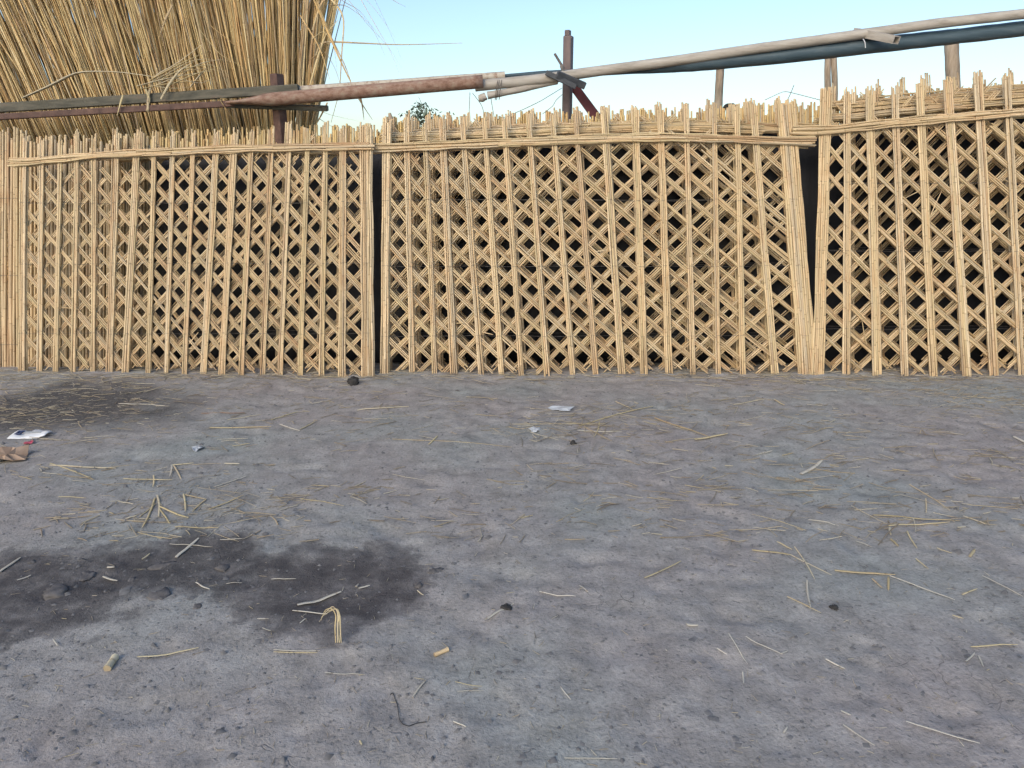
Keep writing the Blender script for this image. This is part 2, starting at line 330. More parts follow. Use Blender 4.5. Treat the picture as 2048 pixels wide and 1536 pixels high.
def bundle(mb, line, v0, v1, n, r, y, pitch=1.90, segs=9, flare=0.0, end_j=(0.012, 0.02), layers=1, sides=6):
    """n reeds side by side along the upward line u(v)"""
    per = math.ceil(n / layers)
    for i in range(n):
        row, k = divmod(i, per)
        off = (k - (min(per, n - row * per) - 1) / 2) * pitch * r + (0.5 * pitch * r if row % 2 else 0) + random.uniform(-.15, .15) * r
        a = v0 + random.uniform(-end_j[0], end_j[0]); b_ = v1 + random.uniform(-end_j[1] * 2.2, end_j[1])
        v = np.linspace(a, b_, segs); t = (v - v0) / (v1 - v0)
        spread = 1 + flare * (np.clip(0.18 - t, 0, 1) / 0.18) ** 1.3 + 0.55 * abs(flare) * (np.clip(t - 0.85, 0, 1) / 0.15) + 0.10 * np.sin(t * 17 + i)
        rr = r * random.uniform(0.84, 1.12); taper = np.linspace(1.07, 0.90, segs) if random.random() < .6 else np.linspace(0.92, 1.06, segs)
        u = np.array([line(x) for x in v]) + off * spread + sway(segs, 0.35 * r)
        P = np.stack([u, y + row * 1.7 * r + sway(segs, 0.40 * r) + random.uniform(-.45, .45) * r, v], 1)
        mb.tube(P, rr * taper, sides)

def lattice(label, D, ups, ybot, yrail, ytip, wires, P, edges=(7, 8), r=0.0074, nup=(3, 3, 4), dx=0.0, lean=LEAN, skip_edge=(), detail=True, group='reed lattice panels leaning in stacks', loose=0.5, rail_ends=(-0.06, 0.06), dtop=(-0.02, 0.07), yaw=0.0, x0=0.0, wire_shift=0.0, rail_n=9, like=None, du=0.0, dv=0.0, dtip=0.0, keep=None):
    """ups: photo columns (foot, rail) of the upright bundles, edge bundles first and last"""
    F = Frame(D, lean, yaw, x0)
    ybot = ybot or [(0, 768 - FPX * math.tan(PITCH - math.atan(CAM_H / D)))]
    K = len(ups); yb = interp(ybot); yr = interp(yrail); yt = interp(ytip)
    foot = [F.loc(a + dx, yb(a)) for a, _ in ups]; head = [F.loc(b_ + dx, yr(b_)) for _, b_ in ups]; tips = [F.loc(b_ + dx, yt(b_))[1] for _, b_ in ups]
    if like is not None:
        sel = list(range(len(like[0])))[keep] if keep else list(range(len(like[0])))
        foot = [(like[0][i][0] + du + random.uniform(-.008, .008), 0.0) for i in sel]
        head = [(like[1][i][0] + du + random.uniform(-.008, .008), like[1][i][1] + dv) for i in sel]
        tips = [like[2][i] + dtip + random.uniform(-.02, .02) for i in sel]
    lines = []
    for (u0, v0), (u1, v1) in zip(foot, head):
        s = (u1 - u0) / (v1 - v0); lines.append(lambda v, u0=u0, v0=v0, s=s: u0 + s * (v - v0))
    K = len(foot)
    root = empty('lattice_panel', (0, 0, 0)); root.matrix_world = F.M
    tag(root, label, 'reed panel', group)
    segs = 9 if detail else 5
    for k in range(K):
        if k in skip_edge: continue
        mb = MB(); last = k in (0, K - 1)
        v0 = 0.004 + random.uniform(-.004, .004)
        if last:
            n = edges[0] if k == 0 else edges[1]
            bundle(mb, lines[k], v0 - 0.012, tips[k], n, r * 1.08, 0.0, segs=segs, flare=0.16, layers=2, sides=8 if detail else 6)
        else:
            bundle(mb, lines[k], v0 - 0.012, tips[k] + random.uniform(-0.02, 0.02), random.choice(nup), r, 0.0, segs=segs, flare=0.12, sides=8 if detail else 6)
        mb.build('edge_bundle' if last else 'upright', M_reed, root)
    # smooth column positions for the diagonals
    us0 = np.array([f[0] for f in foot]); us1 = np.array([h[0] for h in head]); v0s = np.mean([f[1] for f in foot]); v1s = np.mean([h[1] for h in head])
    ks = np.arange(K)
    c0 = np.polyfit(ks, us0, 3); c1 = np.polyfit(ks, us1, 3)
    def upos(k, v):
        t = (v - v0s) / (v1s - v0s); return np.polyval(c0, k) * (1 - t) + np.polyval(c1, k) * t
    hv = np.polyfit(ks, [h[1] for h in head], 2)
    wv = [[F.loc(a + dx, y)[1] for a, _ in ups] for y in wires] if like is None else [[w[i] for i in sel] for w in like[3]]
    a0 = wv[-1][K // 2] + wire_shift
    rd = r * 0.74
    for fam, y in ((-1, 1.9 * r), (1, 3.75 * r)):
        for n in range(-60, 60):
            kk = np.linspace(-0.05, K - 0.95, 160); jit = random.uniform(-.05, .05) * P; sl = 1 + random.uniform(-.018, .018)
            v = a0 + P * (n + fam * kk * sl) + jit
            lo = v0s + random.uniform(0.0, 0.07); hi = np.polyval(hv, np.clip(kk, 0, K - 1)) + random.uniform(*dtop)
            ok = (v > lo) & (v < hi)
            if ok.sum() < 8: continue
            k0, k1 = kk[ok][0], kk[ok][-1]
            if (k1 - k0) < 0.5: continue
            mb = MB(); m = 3 if random.random() < 0.86 else random.choice((2, 4))
            for i in range(m):
                sg = max(4, int((k1 - k0) * 0.9) + 2)
                if not detail: sg = max(3, sg // 2)
                e0, e1 = random.uniform(-.18, .16), random.uniform(-.16, .18)
                q = np.linspace(k0 - e0, k1 + e1, sg)
                q = np.clip(q, -0.08, K - 0.92)
                vv = a0 + P * (n + fam * q * sl) + jit
                # three reeds lie side by side, across the run
                off = (i - (m - 1) / 2) * 2.25 * rd * (1 + random.uniform(-.18, .35) * loose)
                ct = math.cos(0.85)
                P3 = np.stack([upos(q, vv) - fam * off * 0.72 + sway(sg, .3 * r), np.full(sg, y) + random.uniform(-.25, .25) * r + sway(sg, .25 * r), vv + off * 0.72 + sway(sg, .35 * r)], 1)
                mb.tube(P3, rd * random.uniform(0.84, 1.1), 6)
            mb.build('diagonal', M_reed, root)
    # a few snapped reed ends poke out of the weave
    if detail:
        for _ in range(7):
            k = random.uniform(1, K - 2); v = random.uniform(0.15, v1s - 0.1); L = random.uniform(.08, .22); th = random.uniform(-2.4, 2.4); u = upos(k, v)
            P3 = np.array([[u, 2.6 * r, v], [u + math.sin(th) * L * .5, 1.2 * r, v + math.cos(th) * L * .5], [u + math.sin(th) * L, -random.uniform(0.5, 3) * r, v + math.cos(th) * L]])
            MB().tube(P3, [rd * .8, rd * .75, rd * .45], 6).build('snapped_reed', M_reed, root)
    # rails: reeds bound along the head, front and back
    for side, yy in ((0, -2.0 * r), (1, 5.6 * r)):
        mb = MB(); ua = min(us1[0], us1[-1]) + rail_ends[0]; ub = us1[-1] + rail_ends[1]
        ru = [h[0] for h in head]; rv = [h[1] for h in head]
        n_r = rail_n if side == 0 else 4
        for i in range(n_r):
            offv = (i % 5 - 2) * 2.05 * r; layer = i // 5
            pos = ua - random.uniform(0, 0.03)
            while pos < ub - 0.15:
                L = random.uniform(0.9, 1.7); e = min(pos + L, ub + random.uniform(-.03, .03))
                if ub - e < 0.3: e = ub + random.uniform(-.03, .02)
                sg = max(5, int((e - pos) / 0.13)); U = np.linspace(pos, e, sg)
                V = np.interp(U, ru, rv) + offv * (1 - 0.28 * np.cos(U * 7.5) ** 2) + sway(sg, 0.65 * r) + np.linspace(random.uniform(-1, 1), random.uniform(-1, 1), sg) * 0.8 * r
                ex = np.clip(ua + 0.12 - U, 0, 1) + 0
                Y = np.full(sg, yy - (1.5 * r * layer if side == 0 else -1.5 * r * layer)) + sway(sg, .3 * r)
                mb.tube(np.stack([U, Y, V], 1), r * random.uniform(0.78, 1.02), 6)
                pos = e + random.uniform(-0.05, 0.02)
        ro = mb.build('top_rail' if side == 0 else 'back_rail', M_reed, root)
        if side == 0: rail_o = ro
    # ties round the rail
    for k in range(1, K - 1, 3):
        h = head[k]; th = np.linspace(0, 2 * math.pi, 13)
        P3 = np.stack([h[0] + 0.004 * np.cos(th), 1.8 * r + 5.9 * r * np.sin(th), h[1] + 5.6 * r * np.cos(th)], 1)
        MB().tube(P3, 0.0016, 4, caps=False).build('tie', M_wire, rail_o)
    # binding wires: over each upright, behind the crossings between them
    for row in wv:
        pts = []
        for k in range(K):
            w = (2.0 if 0 < k < K - 1 else 4.2) * r; u = lines[k](row[k]); v = row[k] + random.uniform(-.006, .006)
            pts += [(u - w * 1.25, 2.2 * r, v), (u - w * 0.8, -1.25 * r, v), (u + w * 0.8, -1.25 * r, v), (u + w * 1.25, 2.2 * r, v)]
        MB().tube(np.array(pts), 0.0015, 4, caps=False).build('binding_wire', M_wire, root)
    return foot, head, tips, wv

def mat_of_reeds(label, D, px0, px1, ybot, ytip, lean=LEAN, mat=None, r=0.0095, ties=(690, 560, 430), group='solid reed mats standing behind the lattices', rows=2, pxt=(0, 0)):
    F = Frame(D, lean); yb = lambda _: 768 - FPX * math.tan(PITCH - math.atan(CAM_H / D)); yt = interp(ytip)
    root = empty('reed_mat'); root.matrix_world = F.M; tag(root, label, 'reed mat', group)
    u0, v0 = F.loc(px0, yb(px0)); u1, _ = F.loc(px1, yb(px1)); t0 = F.loc(px0 + pxt[0], yt(px0))[0]; t1 = F.loc(px1 + pxt[1], yt(px1))[0]
    n = int((u1 - u0) / (1.85 * r)); mb = MB(); pxs = np.linspace(px0, px1, n)
    for row in range(rows):
        for i in range(n):
            t = (i + 0.5 * row) / n; a = u0 + (u1 - u0) * t; b_ = t0 + (t1 - t0) * t
            vb = F.loc(pxs[i], yb(pxs[i]))[1] - 0.01; vt = F.loc(pxs[i], yt(pxs[i]))[1] + random.uniform(-0.09, 0.03)
            sg = 6; q = np.linspace(0, 1, sg)
            P = np.stack([a + (b_ - a) * q + sway(sg, 0.45 * r) + random.uniform(-.3, .3) * r, row * 1.7 * r + sway(sg, .4 * r), vb + (vt - vb) * q], 1)
            mb.tube(P, r * random.uniform(0.72, 1.1) * np.linspace(1.05, 0.92, sg), 6)
    o = mb.build('reed_sheet', mat or M_reed, root); tag(o, kind='stuff')
    for y in ties:
        U = np.linspace(u0, u1, 60); v = F.loc((px0 + px1) / 2, y)[1]
        MB().tube(np.stack([U, np.full(60, -1.25 * r), v + 0.004 * np.sin(U * 9)], 1), 0.0015, 4, caps=False).build('binding_wire', M_wire, root)
    return root

D0 = 5.63
# --- left stack
upsL = [(43, 47), (79, 84), (111, 120), (147, 154), (186, 188), (219, 231), (251, 273), (296, 308), (332, 345), (369, 386), (407, 432), (444, 468), (482, 502), (525, 543), (560, 579), (600, 615), (643, 651), (684, 686), (735, 731)]
YB_L = [(0, 744), (300, 750), (750, 757)]; YR_L = [(0, 328), (60, 324), (200, 311), (450, 299), (750, 292)]; YT_L = [(0, 276), (60, 276), (150, 266), (300, 262), (450, 262), (560, 255), (700, 248), (760, 246)]
FL = lattice('foremost lattice panel beside the bound reed mat, below the tall raw reed sheaves', D0, upsL, YB_L, YR_L, YT_L, (405, 527, 667), 0.163, edges=(8, 12), rail_ends=(-0.09, 0.06), dtop=(-0.16, 0.02), yaw=R(-3.4), x0=-2.4, r=0.0068)
mat_of_reeds('pale solid reed mat whose bound edge stands out past the first lattice', 5.90, -150, 300, [(-150, 733), (0, 735), (300, 738), (500, 740)], [(-150, 246), (0, 252), (50, 262), (65, 276), (200, 276), (330, 270), (500, 266)], ties=(690, 552, 398), r=0.0125)
lattice('second lattice panel, close behind the first one beneath the rusty pipe', D0 + 0.13, upsL, None, YR_L, YT_L, (), 0.163, edges=(5, 6), detail=False, like=FL, keep=slice(5, None), du=-0.050, dv=-0.02, dtip=0.0, yaw=R(-3.4), x0=-2.4, r=0.0068, wire_shift=-0.012, dtop=(-0.02, 0.12))
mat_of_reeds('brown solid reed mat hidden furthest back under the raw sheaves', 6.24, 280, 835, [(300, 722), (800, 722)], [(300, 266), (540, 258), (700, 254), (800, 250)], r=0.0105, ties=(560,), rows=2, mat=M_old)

# --- middle stack
upsM = [(768, 773), (824, 814), (870, 851), (908, 887), (962, 928), (1003, 972), (1043, 1012), (1094, 1060), (1145, 1109), (1191, 1155), (1244, 1212), (1289, 1272), (1338, 1322), (1386, 1375), (1437, 1430), (1486, 1476), (1550, 1512), (1616, 1578)]
YB_M = [(750, 755), (1000, 752), (1640, 750)]; YR_M = [(750, 298), (900, 292), (1100, 283), (1300, 275), (1450, 278), (1640, 286)]
YT_M = [(760, 238), (850, 236), (1000, 230), (1100, 222), (1250, 216), (1400, 208), (1480, 204), (1570, 200)]
FM = lattice('foremost lattice panel of the middle stack, its uprights tilting towards the raw sheaves', D0, upsM, YB_M, YR_M, YT_M, (400, 532, 672), 0.178, edges=(8, 18), rail_ends=(-0.09, 0.19), dtop=(-0.08, 0.08))
KW = dict(detail=False, edges=(4, 5))
lattice('second lattice panel of the middle stack, its rail just above the foremost rail', D0 + 0.12, upsM, None, YR_M, YT_M, (), 0.178, like=FM, keep=slice(0, -1), du=0.014, dv=0.085, dtip=0.02, wire_shift=-0.012, dtop=(-0.05, 0.10), rail_n=8, **KW)
lattice('third lattice panel of the middle stack, showing only through diamonds and tips', D0 + 0.25, upsM, None, YR_M, YT_M, (), 0.178, like=FM, keep=slice(1, None), du=0.020, dv=0.11, dtip=0.03, wire_shift=-0.032, dtop=(-0.05, 0.10), rail_n=7, **KW)
lattice('rearmost lattice panel of the middle stack, its tips reaching across the dark gap', D0 + 0.41, upsM, None, YR_M, YT_M, (), 0.178, like=FM, keep=slice(2, None), du=0.05, dv=0.13, dtip=0.04, wire_shift=0.04, dtop=(-0.05, 0.10), rail_n=7, rail_ends=(-0.06, 0.32), **KW)
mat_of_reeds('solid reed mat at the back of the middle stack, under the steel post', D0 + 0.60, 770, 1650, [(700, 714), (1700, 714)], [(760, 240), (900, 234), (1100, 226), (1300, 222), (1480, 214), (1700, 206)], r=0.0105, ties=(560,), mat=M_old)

# --- right stack
upsR = [(1636, 1650), (1693, 1695), (1755, 1741), (1809, 1792), (1867, 1843), (1934, 1900), (1989, 1960), (2043, 2018), (2103, 2078), (2162, 2138), (2222, 2200), (2280, 2262)]
YB_R = [(1620, 752), (2300, 748)]; YR_R = [(1590, 268), (1645, 263), (1792, 246), (2048, 225), (2300, 208)]; YT_R = [(1640, 176), (1740, 176), (1800, 168), (1850, 158), (1960, 147), (2048, 142), (2300, 125)]
FR = lattice('tallest foremost lattice panel, standing under the blue-black tarpaulin roll', D0, upsR, YB_R, YR_R, YT_R, (365, 502, 658), 0.205, edges=(11, 9), nup=(4, 4, 5), rail_ends=(-0.25, 0.1), dtop=(-0.06, 0.12))
lattice('second lattice panel under the tarpaulin roll, its rail seen above the foremost one', D0 + 0.12, upsR, None, YR_R, YT_R, (), 0.205, like=FR, du=0.052, dv=0.10, dtip=0.0, wire_shift=-0.004, dtop=(-0.02, 0.16), rail_n=8, **KW)
lattice('third lattice panel under the tarpaulin roll, criss-cross ends rising behind the rails', D0 + 0.25, upsR, None, YR_R, YT_R, (), 0.205, like=FR, keep=slice(1, None), du=0.150, dv=0.17, dtip=0.03, wire_shift=-0.055, dtop=(-0.02, 0.14), rail_n=7, **KW)
lattice('rearmost lattice panel under the tarpaulin roll, close to the timber posts', D0 + 0.41, upsR, None, YR_R, YT_R, (), 0.205, like=FR, keep=slice(1, None), du=0.05, dv=0.21, dtip=0.05, wire_shift=0.05, dtop=(-0.02, 0.12), rail_n=7, **KW)
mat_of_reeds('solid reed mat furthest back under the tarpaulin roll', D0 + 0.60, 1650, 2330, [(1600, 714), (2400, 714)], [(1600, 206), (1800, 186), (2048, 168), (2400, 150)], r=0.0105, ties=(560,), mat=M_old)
# black sheet in the gap, widened behind the stacks to darken their holes
def shade_sheet(label, tops, D):
    n, m = 150, 14; V = []; Fs = []; f = Frame(D); pxs = np.linspace(tops[0][0], tops[-1][0], n); ty = interp(tops)
    for j in range(m):
        for i in range(n):
            s = j / (m - 1); u, v = f.loc(pxs[i], ty(pxs[i])); v = v * (1 - s) + 0.015 * s; p = f.M @ Vector((u, 0.012 * math.sin(u * 23 + s * 2) * (0.4 + s * 0.6) + 0.006 * math.sin(u * 61 + 3 * s), v)); V.append(p[:])
    for j in range(m - 1):
        for i in range(n - 1): k = j * n + i; Fs.append((k, k + 1, k + n + 1, k + n))
    mb = MB(); mb.add(V, Fs, np.tile([[0.5, 0.5]], (len(V), 1)), True)
    o = mb.build('shade_sheet', M_dark); s_ = o.modifiers.new('thick', 'SOLIDIFY'); s_.thickness = 0.004
    return tag(o, label, 'shade sheet')
shade_sheet('black sheet added behind the lattice stacks to darken their holes, bare in the gap', [(200, 312), (340, 300), (760, 288), (1000, 276), (1300, 268), (1600, 266), (1700, 250), (2048, 215), (2360, 195)], D0 + 0.345)

# ------------------------------------------------------------------ sheaves of tall raw reed behind the left stack
slope = interp([(-400, -.60), (-100, -.50), (0, -.44), (150, -.37), (300, -.21), (400, -.16), (480, -.20), (530, -.05), (560, .02), (620, .13), (700, .2)])
def sheaf(label, px0, px1, n, seed, lift=0.0):
    random.seed(seed)
    root = empty('reed_sheaf', tuple(at((px0 + px1) / 2, 700, 6.95))); root.location.z = 0; tag(root, label, 'reed sheaf', 'sheaves of raw reed leaning on the beams')
    o0 = np.array(root.location); bpy.context.view_layer.update()
    mb = MB(); lf = MB()
    for i in range(int(n * 1.9)):
        px = random.uniform(px0, px1); Yd = random.uniform(6.86, 7.35) if random.random() < .55 else random.uniform(7.2, 7.75)
        ctr = (px - (px0 + px1) / 2) / (px1 - px0)
        Yd += abs(ctr) * 0.18
        sl = slope(px) + random.gauss(0, .035) * (3.2 if random.random() < .10 else 1) + ctr * 0.05 + (abs(random.gauss(0, .045)) if px > 590 else 0)
        p0 = at(px, 255, Yd); top = random.uniform(3.5, 4.6) + lift
        lat = -sl                                           # sideways run per metre of rise
        z = np.array([0.0, 0.9, 1.8, 2.4, 3.0, 3.5, 4.0]); z = z[z < top]; z = np.append(z, top); m = len(z)
        back = random.uniform(0.06, 0.17)
        h = z - p0[2]; bend = random.gauss(0, .05)
        X = p0[0] - lat * h + np.where(h > 0, bend * h * h * 0.25, 0) + sway(m, 0.012)
        X = np.where(h < 0, p0[0] - lat * h * 0.75, X)
        Yv = p0[1] + back * h + random.gauss(0, .02) * np.clip(h, 0, 9) ** 2 + sway(m, .012)
        P = np.stack([X, np.maximum(Yv, 6.78), z], 1) - o0
        r0 = random.uniform(0.0038, 0.0076)
        mb.tube(P, r0 * np.interp(z / top, [0, .6, 1], [1.15, 0.95, 0.42]), 6 if i % 3 else 4, caps=False)
    o = mb.build('reed_stems', M_old, root); tag(o, kind='stuff')
    return root, o0
def blade(mb, pts, w, flat=0.22):
    """a dry leaf: flattened strip tapering to its tip along smoothed points"""
    pts = np.array(pts, float); t = np.linspace(0, 1, len(pts)); q = np.linspace(0, 1, max(9, 4 * len(pts)))
    P = np.stack([np.interp(q, t, pts[:, i]) for i in range(3)], 1)
    for _ in range(2): P[1:-1] = (P[:-2] + 2 * P[1:-1] + P[2:]) / 4
    mb.tube(P, w * np.interp(q, [0, .3, 1], [0.7, 1, 0.18]), 4, caps=True, flat=flat)
sheaves = [
    ('sheaf of raw reeds slanting hardest at the picture edge above the bound mat', -330, -60, 150),
    ('slanting raw reed sheaf with daylight showing between its tops', -70, 70, 150),
    ('raw reed sheaf slanting behind the kinked dry stalk', 60, 185, 190),
    ('raw reed sheaf rising behind the beam with upright pale stems', 170, 290, 200),
    ('raw reed sheaf behind the tangle of dry leaves on the beam', 275, 395, 200),
    ('brownish raw reed sheaf between the leaf tangle and the iron post', 385, 500, 190),
    ('raw reed sheaf standing straight behind the iron post', 490, 575, 170),
    ('outermost raw reed sheaf with long dry leaves drooping into the sky', 560, 632, 150)]
made = [sheaf(l, a, b, n, 100 + i) for i, (l, a, b, n) in enumerate(sheaves)]
random.seed(77)
def leaves_on(idx, name, strips, w=0.006, mat=None):
    root, o0 = made[idx]
    for s in strips:
        mb = MB(); Y = s[0]
        blade(mb, [at(x, y, Y + dyy) - o0 for x, y, dyy in [(p + (0,))[:3] if len(p) == 2 else p for p in s[1:]]], w * random.uniform(1.4, 2.2))
        mb.build(name, mat or M_old, root)
leaves_on(7, 'leaf', [
    (6.95, (625, 60), (640, 10), (655, -10), (690, 30), (683, 110), (680, 180), (662, 245)),
    (6.95, (632, 110), (640, 88), (655, 83), (720, 86), (800, 90), (925, 86)),
    (7.0, (618, -80), (690, -10), (735, 50), (775, 90), (803, 135)),
    (7.0, (622, -120), (700, -40), (745, 40), (780, 100), (800, 150)),
    (7.05, (625, -150), (720, -60), (765, 30), (805, 122)),
    (6.9, (615, -30), (650, 50), (680, 120), (702, 165), (710, 180)),
    (7.0, (612, -60), (655, 60), (690, 130), (705, 172)),
    (6.95, (630, 40), (618, 130), (640, 200), (622, 255)),
    (6.95, (640, 20), (650, 60), (628, 160), (615, 230)),
    (7.0, (740, -30), (790, 3), (812, 14)),
    (6.9, (700, 168), (722, 205), (745, 240)),
    (6.9, (712, 168), (724, 205), (728, 240)),
    (6.9, (625, 215), (660, 230), (720, 243)),
    (6.9, (620, 225), (650, 245), (680, 262)),
    (6.9, (655, 205), (640, 235), (625, 262)),
    (6.9, (600, 30), (640, 95), (660, 160)),
    (6.95, (628, -20), (655, 12), (690, 8), (740, 45), (770, 110)), (7.0, (630, -60), (680, 0), (720, 20), (760, 75)), (6.9, (622, 80), (648, 60), (668, 90), (675, 150)),
    (6.95, (618, 120), (650, 100), (672, 140), (690, 200)), (7.0, (626, -100), (705, -30), (752, 20), (790, 75)), (6.92, (620, 170), (634, 120), (650, 70), (676, 40)),
])
leaves_on(2, 'leaf', [(6.56, (45, 196), (100, 172), (155, 143), (230, 143), (300, 152), (345, 160))], w=0.014, mat=M_straw)
leaves_on(4, 'leaf', [
    (6.55, (295, 200), (296, 230), (296, 190), (310, 150), (350, 130), (405, 88)),
    (6.55, (300, 165), (340, 145), (380, 122), (415, 117), (435, 122)),
    (6.54, (275, 172), (320, 160), (370, 150), (425, 142)),
    (6.53, (322, 198), (340, 165), (360, 140), (385, 125)),
    (6.55, (280, 178), (330, 168), (400, 160), (440, 165)),
    (6.54, (330, 150), (380, 140), (430, 135), (450, 150)),
    (6.53, (246, 190), (240, 210), (234, 232)),
    (6.55, (310, 172), (350, 155), (400, 168), (430, 155)),
    (6.56, (380, 175), (400, 150), (420, 130)),
    (6.55, (350, 158), (395, 128), (440, 118), (470, 125)),
    (6.55, (285, 168), (345, 178), (398, 172)), (6.54, (300, 160), (360, 128), (420, 100)), (6.54, (340, 170), (390, 148), (425, 138), (445, 145)), (6.55, (290, 175), (300, 200), (292, 222)), (6.54, (310, 165), (370, 135), (425, 128), (460, 150))], w=0.008, mat=M_straw)
leaves_on(5, 'leaf', [(6.55, (455, 198), (438, 196), (450, 215), (462, 232), (475, 250)), (6.7, (400, 60), (440, 110), (480, 130), (500, 150)), (6.7, (420, 50), (470, 90), (500, 115)), (6.7, (345, 10), (330, 40), (318, 75))], w=0.007)

# ------------------------------------------------------------------ posts, beams and poles
def basis(a, b):
    x = (b - a) / np.linalg.norm(b - a); up = np.array([0, 0, 1.0])
    if abs(x[2]) > 0.9: up = np.array([0, 1.0, 0])
    y = np.cross(up, x); y /= np.linalg.norm(y); z = np.cross(x, y); return np.stack([x, y, z], 1)
def bar(name, label, cat, a, b, hy, hz, mat, roll=0.0, bevel=0.006, parent=None, segs=1):
    a, b = np.array(a, float), np.array(b, float); B = basis(a, b)
    c, s = math.cos(roll), math.sin(roll); B = B @ np.array([[1, 0, 0], [0, c, -s], [0, s, c]])
    o0 = (a + b) / 2
    mb = MB(); mb.box((0, 0, 0), (np.linalg.norm(b - a) / 2, hy, hz))
    o = mb.build(name, mat, parent, bevel=bevel)
    M = Matrix(np.block([[B, o0[:, None]], [np.zeros((1, 3)), np.ones((1, 1))]]).tolist())
    o.matrix_world = M
    if label: tag(o, label, cat)
    return o
def pole(name, label, cat, pts, r, mat, sides=8, wob=0.0, parent=None, sub=5, o0=None):
    pts = np.array(pts, float); t = np.linspace(0, 1, len(pts)); q = np.linspace(0, 1, (len(pts) - 1) * sub + 1)
    P = np.stack([np.interp(q, t, pts[:, i]) for i in range(3)], 1)
    for _ in range(2): P[1:-1] = (P[:-2] + 2 * P[1:-1] + P[2:]) / 4
    rr = np.interp(q, np.linspace(0, 1, len(np.atleast_1d(r))), np.atleast_1d(r)) if np.ndim(r) else np.full(len(q), r)
    rr = rr * (1 + wob * np.array([random.uniform(-1, 1) for _ in q]))
    base = P[0].copy() if o0 is None else np.asarray(o0, float)
    mb = MB(); mb.tube(P - base, rr, sides); o = mb.build(name, mat, parent)
    if parent is None: o.location = base
    if label: tag(o, label, cat)
    return o

# iron post in front of the sheaves
def iron_post(label, px, ytop, Y, half, yaw, mat, cap=None):
    p = at(px, ytop, Y); root = empty('iron_post', (p[0], Y, 0)); root.rotation_euler = (0, 0, yaw); tag(root, label, 'post')
    MB().box((0, 0, p[2] / 2 - 0.1), (half, half, p[2] / 2 + 0.1)).build('shaft', mat, root, bevel=0.008)
    if cap: MB().box((-0.006, 0, p[2] + cap / 2), (half * 0.6, half * 0.7, cap / 2)).build('cap', mat, root, bevel=0.006)
    return root
iron_post('squat rusty iron post where the dark beams meet the rusty pipe', 553, 148, 6.66, 0.042, R(-32), M_rustdark)
pb = iron_post('tall brown steel post rising above the middle stack into the sky', 1137, 72, 6.84, 0.036, R(-24), M_steel, cap=0.045)
bar('timber_beam', 'weathered grey-green beam lying across the raw reed sheaves', 'beam', at(-160, 226, 6.62), at(598, 178, 6.60), 0.035, 0.036, M_beam)
bar('iron_bar', 'thin rusty bar just below the grey-green beam', 'bar', at(-160, 243, 6.56), at(470, 207, 6.58), 0.022, 0.024, M_rustdark)
bar('plank', 'short dark plank poking out under the flattened pipe end', 'plank', at(452, 210, 6.60), at(656, 217, 6.62), 0.03, 0.021, M_beam, roll=R(12))
# rusty pipe with a flattened end
a, b = at(455, 206, 6.50), at(966, 163, 6.55)
q = np.linspace(0, 1, 24); Pp = a[None] + (b - a)[None] * q[:, None]
mb = MB(); ra = 0.047
T = (b - a) / np.linalg.norm(b - a); Nn = np.cross(T, [0, 0, 1.0]); Nn /= np.linalg.norm(Nn); Bb = np.cross(Nn, T)
ang = np.arange(16) * 2 * math.pi / 16; sq = np.interp(q, [0, .05, .17, 1], [0.14, 0.26, 1, 1]); wd = np.interp(q, [0, .17, 1], [1.1, 1, 1])
ringv = Pp[:, None] + ra * (wd[:, None, None] * Nn[None, None] * np.cos(ang)[None, :, None] + sq[:, None, None] * Bb[None, None] * np.sin(ang)[None, :, None])
i_ = np.arange(23)[:, None] * 16; j_ = np.arange(16)[None]; k_ = (j_ + 1) % 16
mb.add((ringv - a).reshape(-1, 3), np.stack([i_ + j_, i_ + k_, i_ + 16 + k_, i_ + 16 + j_], -1).reshape(-1, 4), np.tile([[.5, .5]], (24 * 16, 1)), True)
o = mb.build('rusty_pipe', M_rust); o.location = a; s = o.modifiers.new('thick', 'SOLIDIFY'); s.thickness = 0.005
tag(o, 'rusty pipe with a flattened end lying in front of the iron post', 'pipe')
pole('painted_pipe', 'pale flaking pipe lying just above and behind the rusty pipe', 'pipe', [at(572, 183, 6.64), at(1010, 152, 6.66)], 0.036, M_palerust, sides=8)
pole('bleached_pole', 'long bleached pole climbing from the rusty pipe across the sky', 'pole', [at(950, 172, 6.58), at(1090, 158, 6.58), at(1160, 147, 6.58), at(1348, 122, 6.5), at(1500, 99, 6.42), at(1640, 80, 6.36), at(1760, 63, 6.3), at(1880, 46, 6.25), at(2048, 28, 6.18), at(2200, 10, 6.1)], [0.043, 0.040, 0.038, 0.037, 0.036], M_pole, sides=8, wob=0.02)
kp = empty('stub_pole', tuple(at(966, 193, 6.56))); tag(kp, 'knobbly shorter pole wired under the end of the bleached pole', 'pole')
o0 = np.array(kp.location)
pole('shaft', None, None, [at(975, 191, 6.56), at(1035, 180, 6.57), at(1115, 163, 6.60)], [0.030, 0.026, 0.022], M_pole, wob=0.05, parent=kp, o0=o0)
pole('knob', None, None, [at(957, 197, 6.56), at(964, 196, 6.56), at(972, 192, 6.56)], [0.022, 0.033, 0.028], M_pole, wob=0.08, parent=kp, o0=o0)
for xx in (993, 996, 1001):
    th = np.linspace(0, 2 * math.pi, 15); c = at(xx, 180 - (xx - 993) * 0.12, 6.57) - o0
    MB().tube(np.stack([c[0] + 0.012 * np.cos(th), c[1] + 0.055 * np.sin(th), c[2] + 0.078 * np.cos(th)], 1), 0.003, 4, caps=False).build('wire_lashing', M_wire, kp)
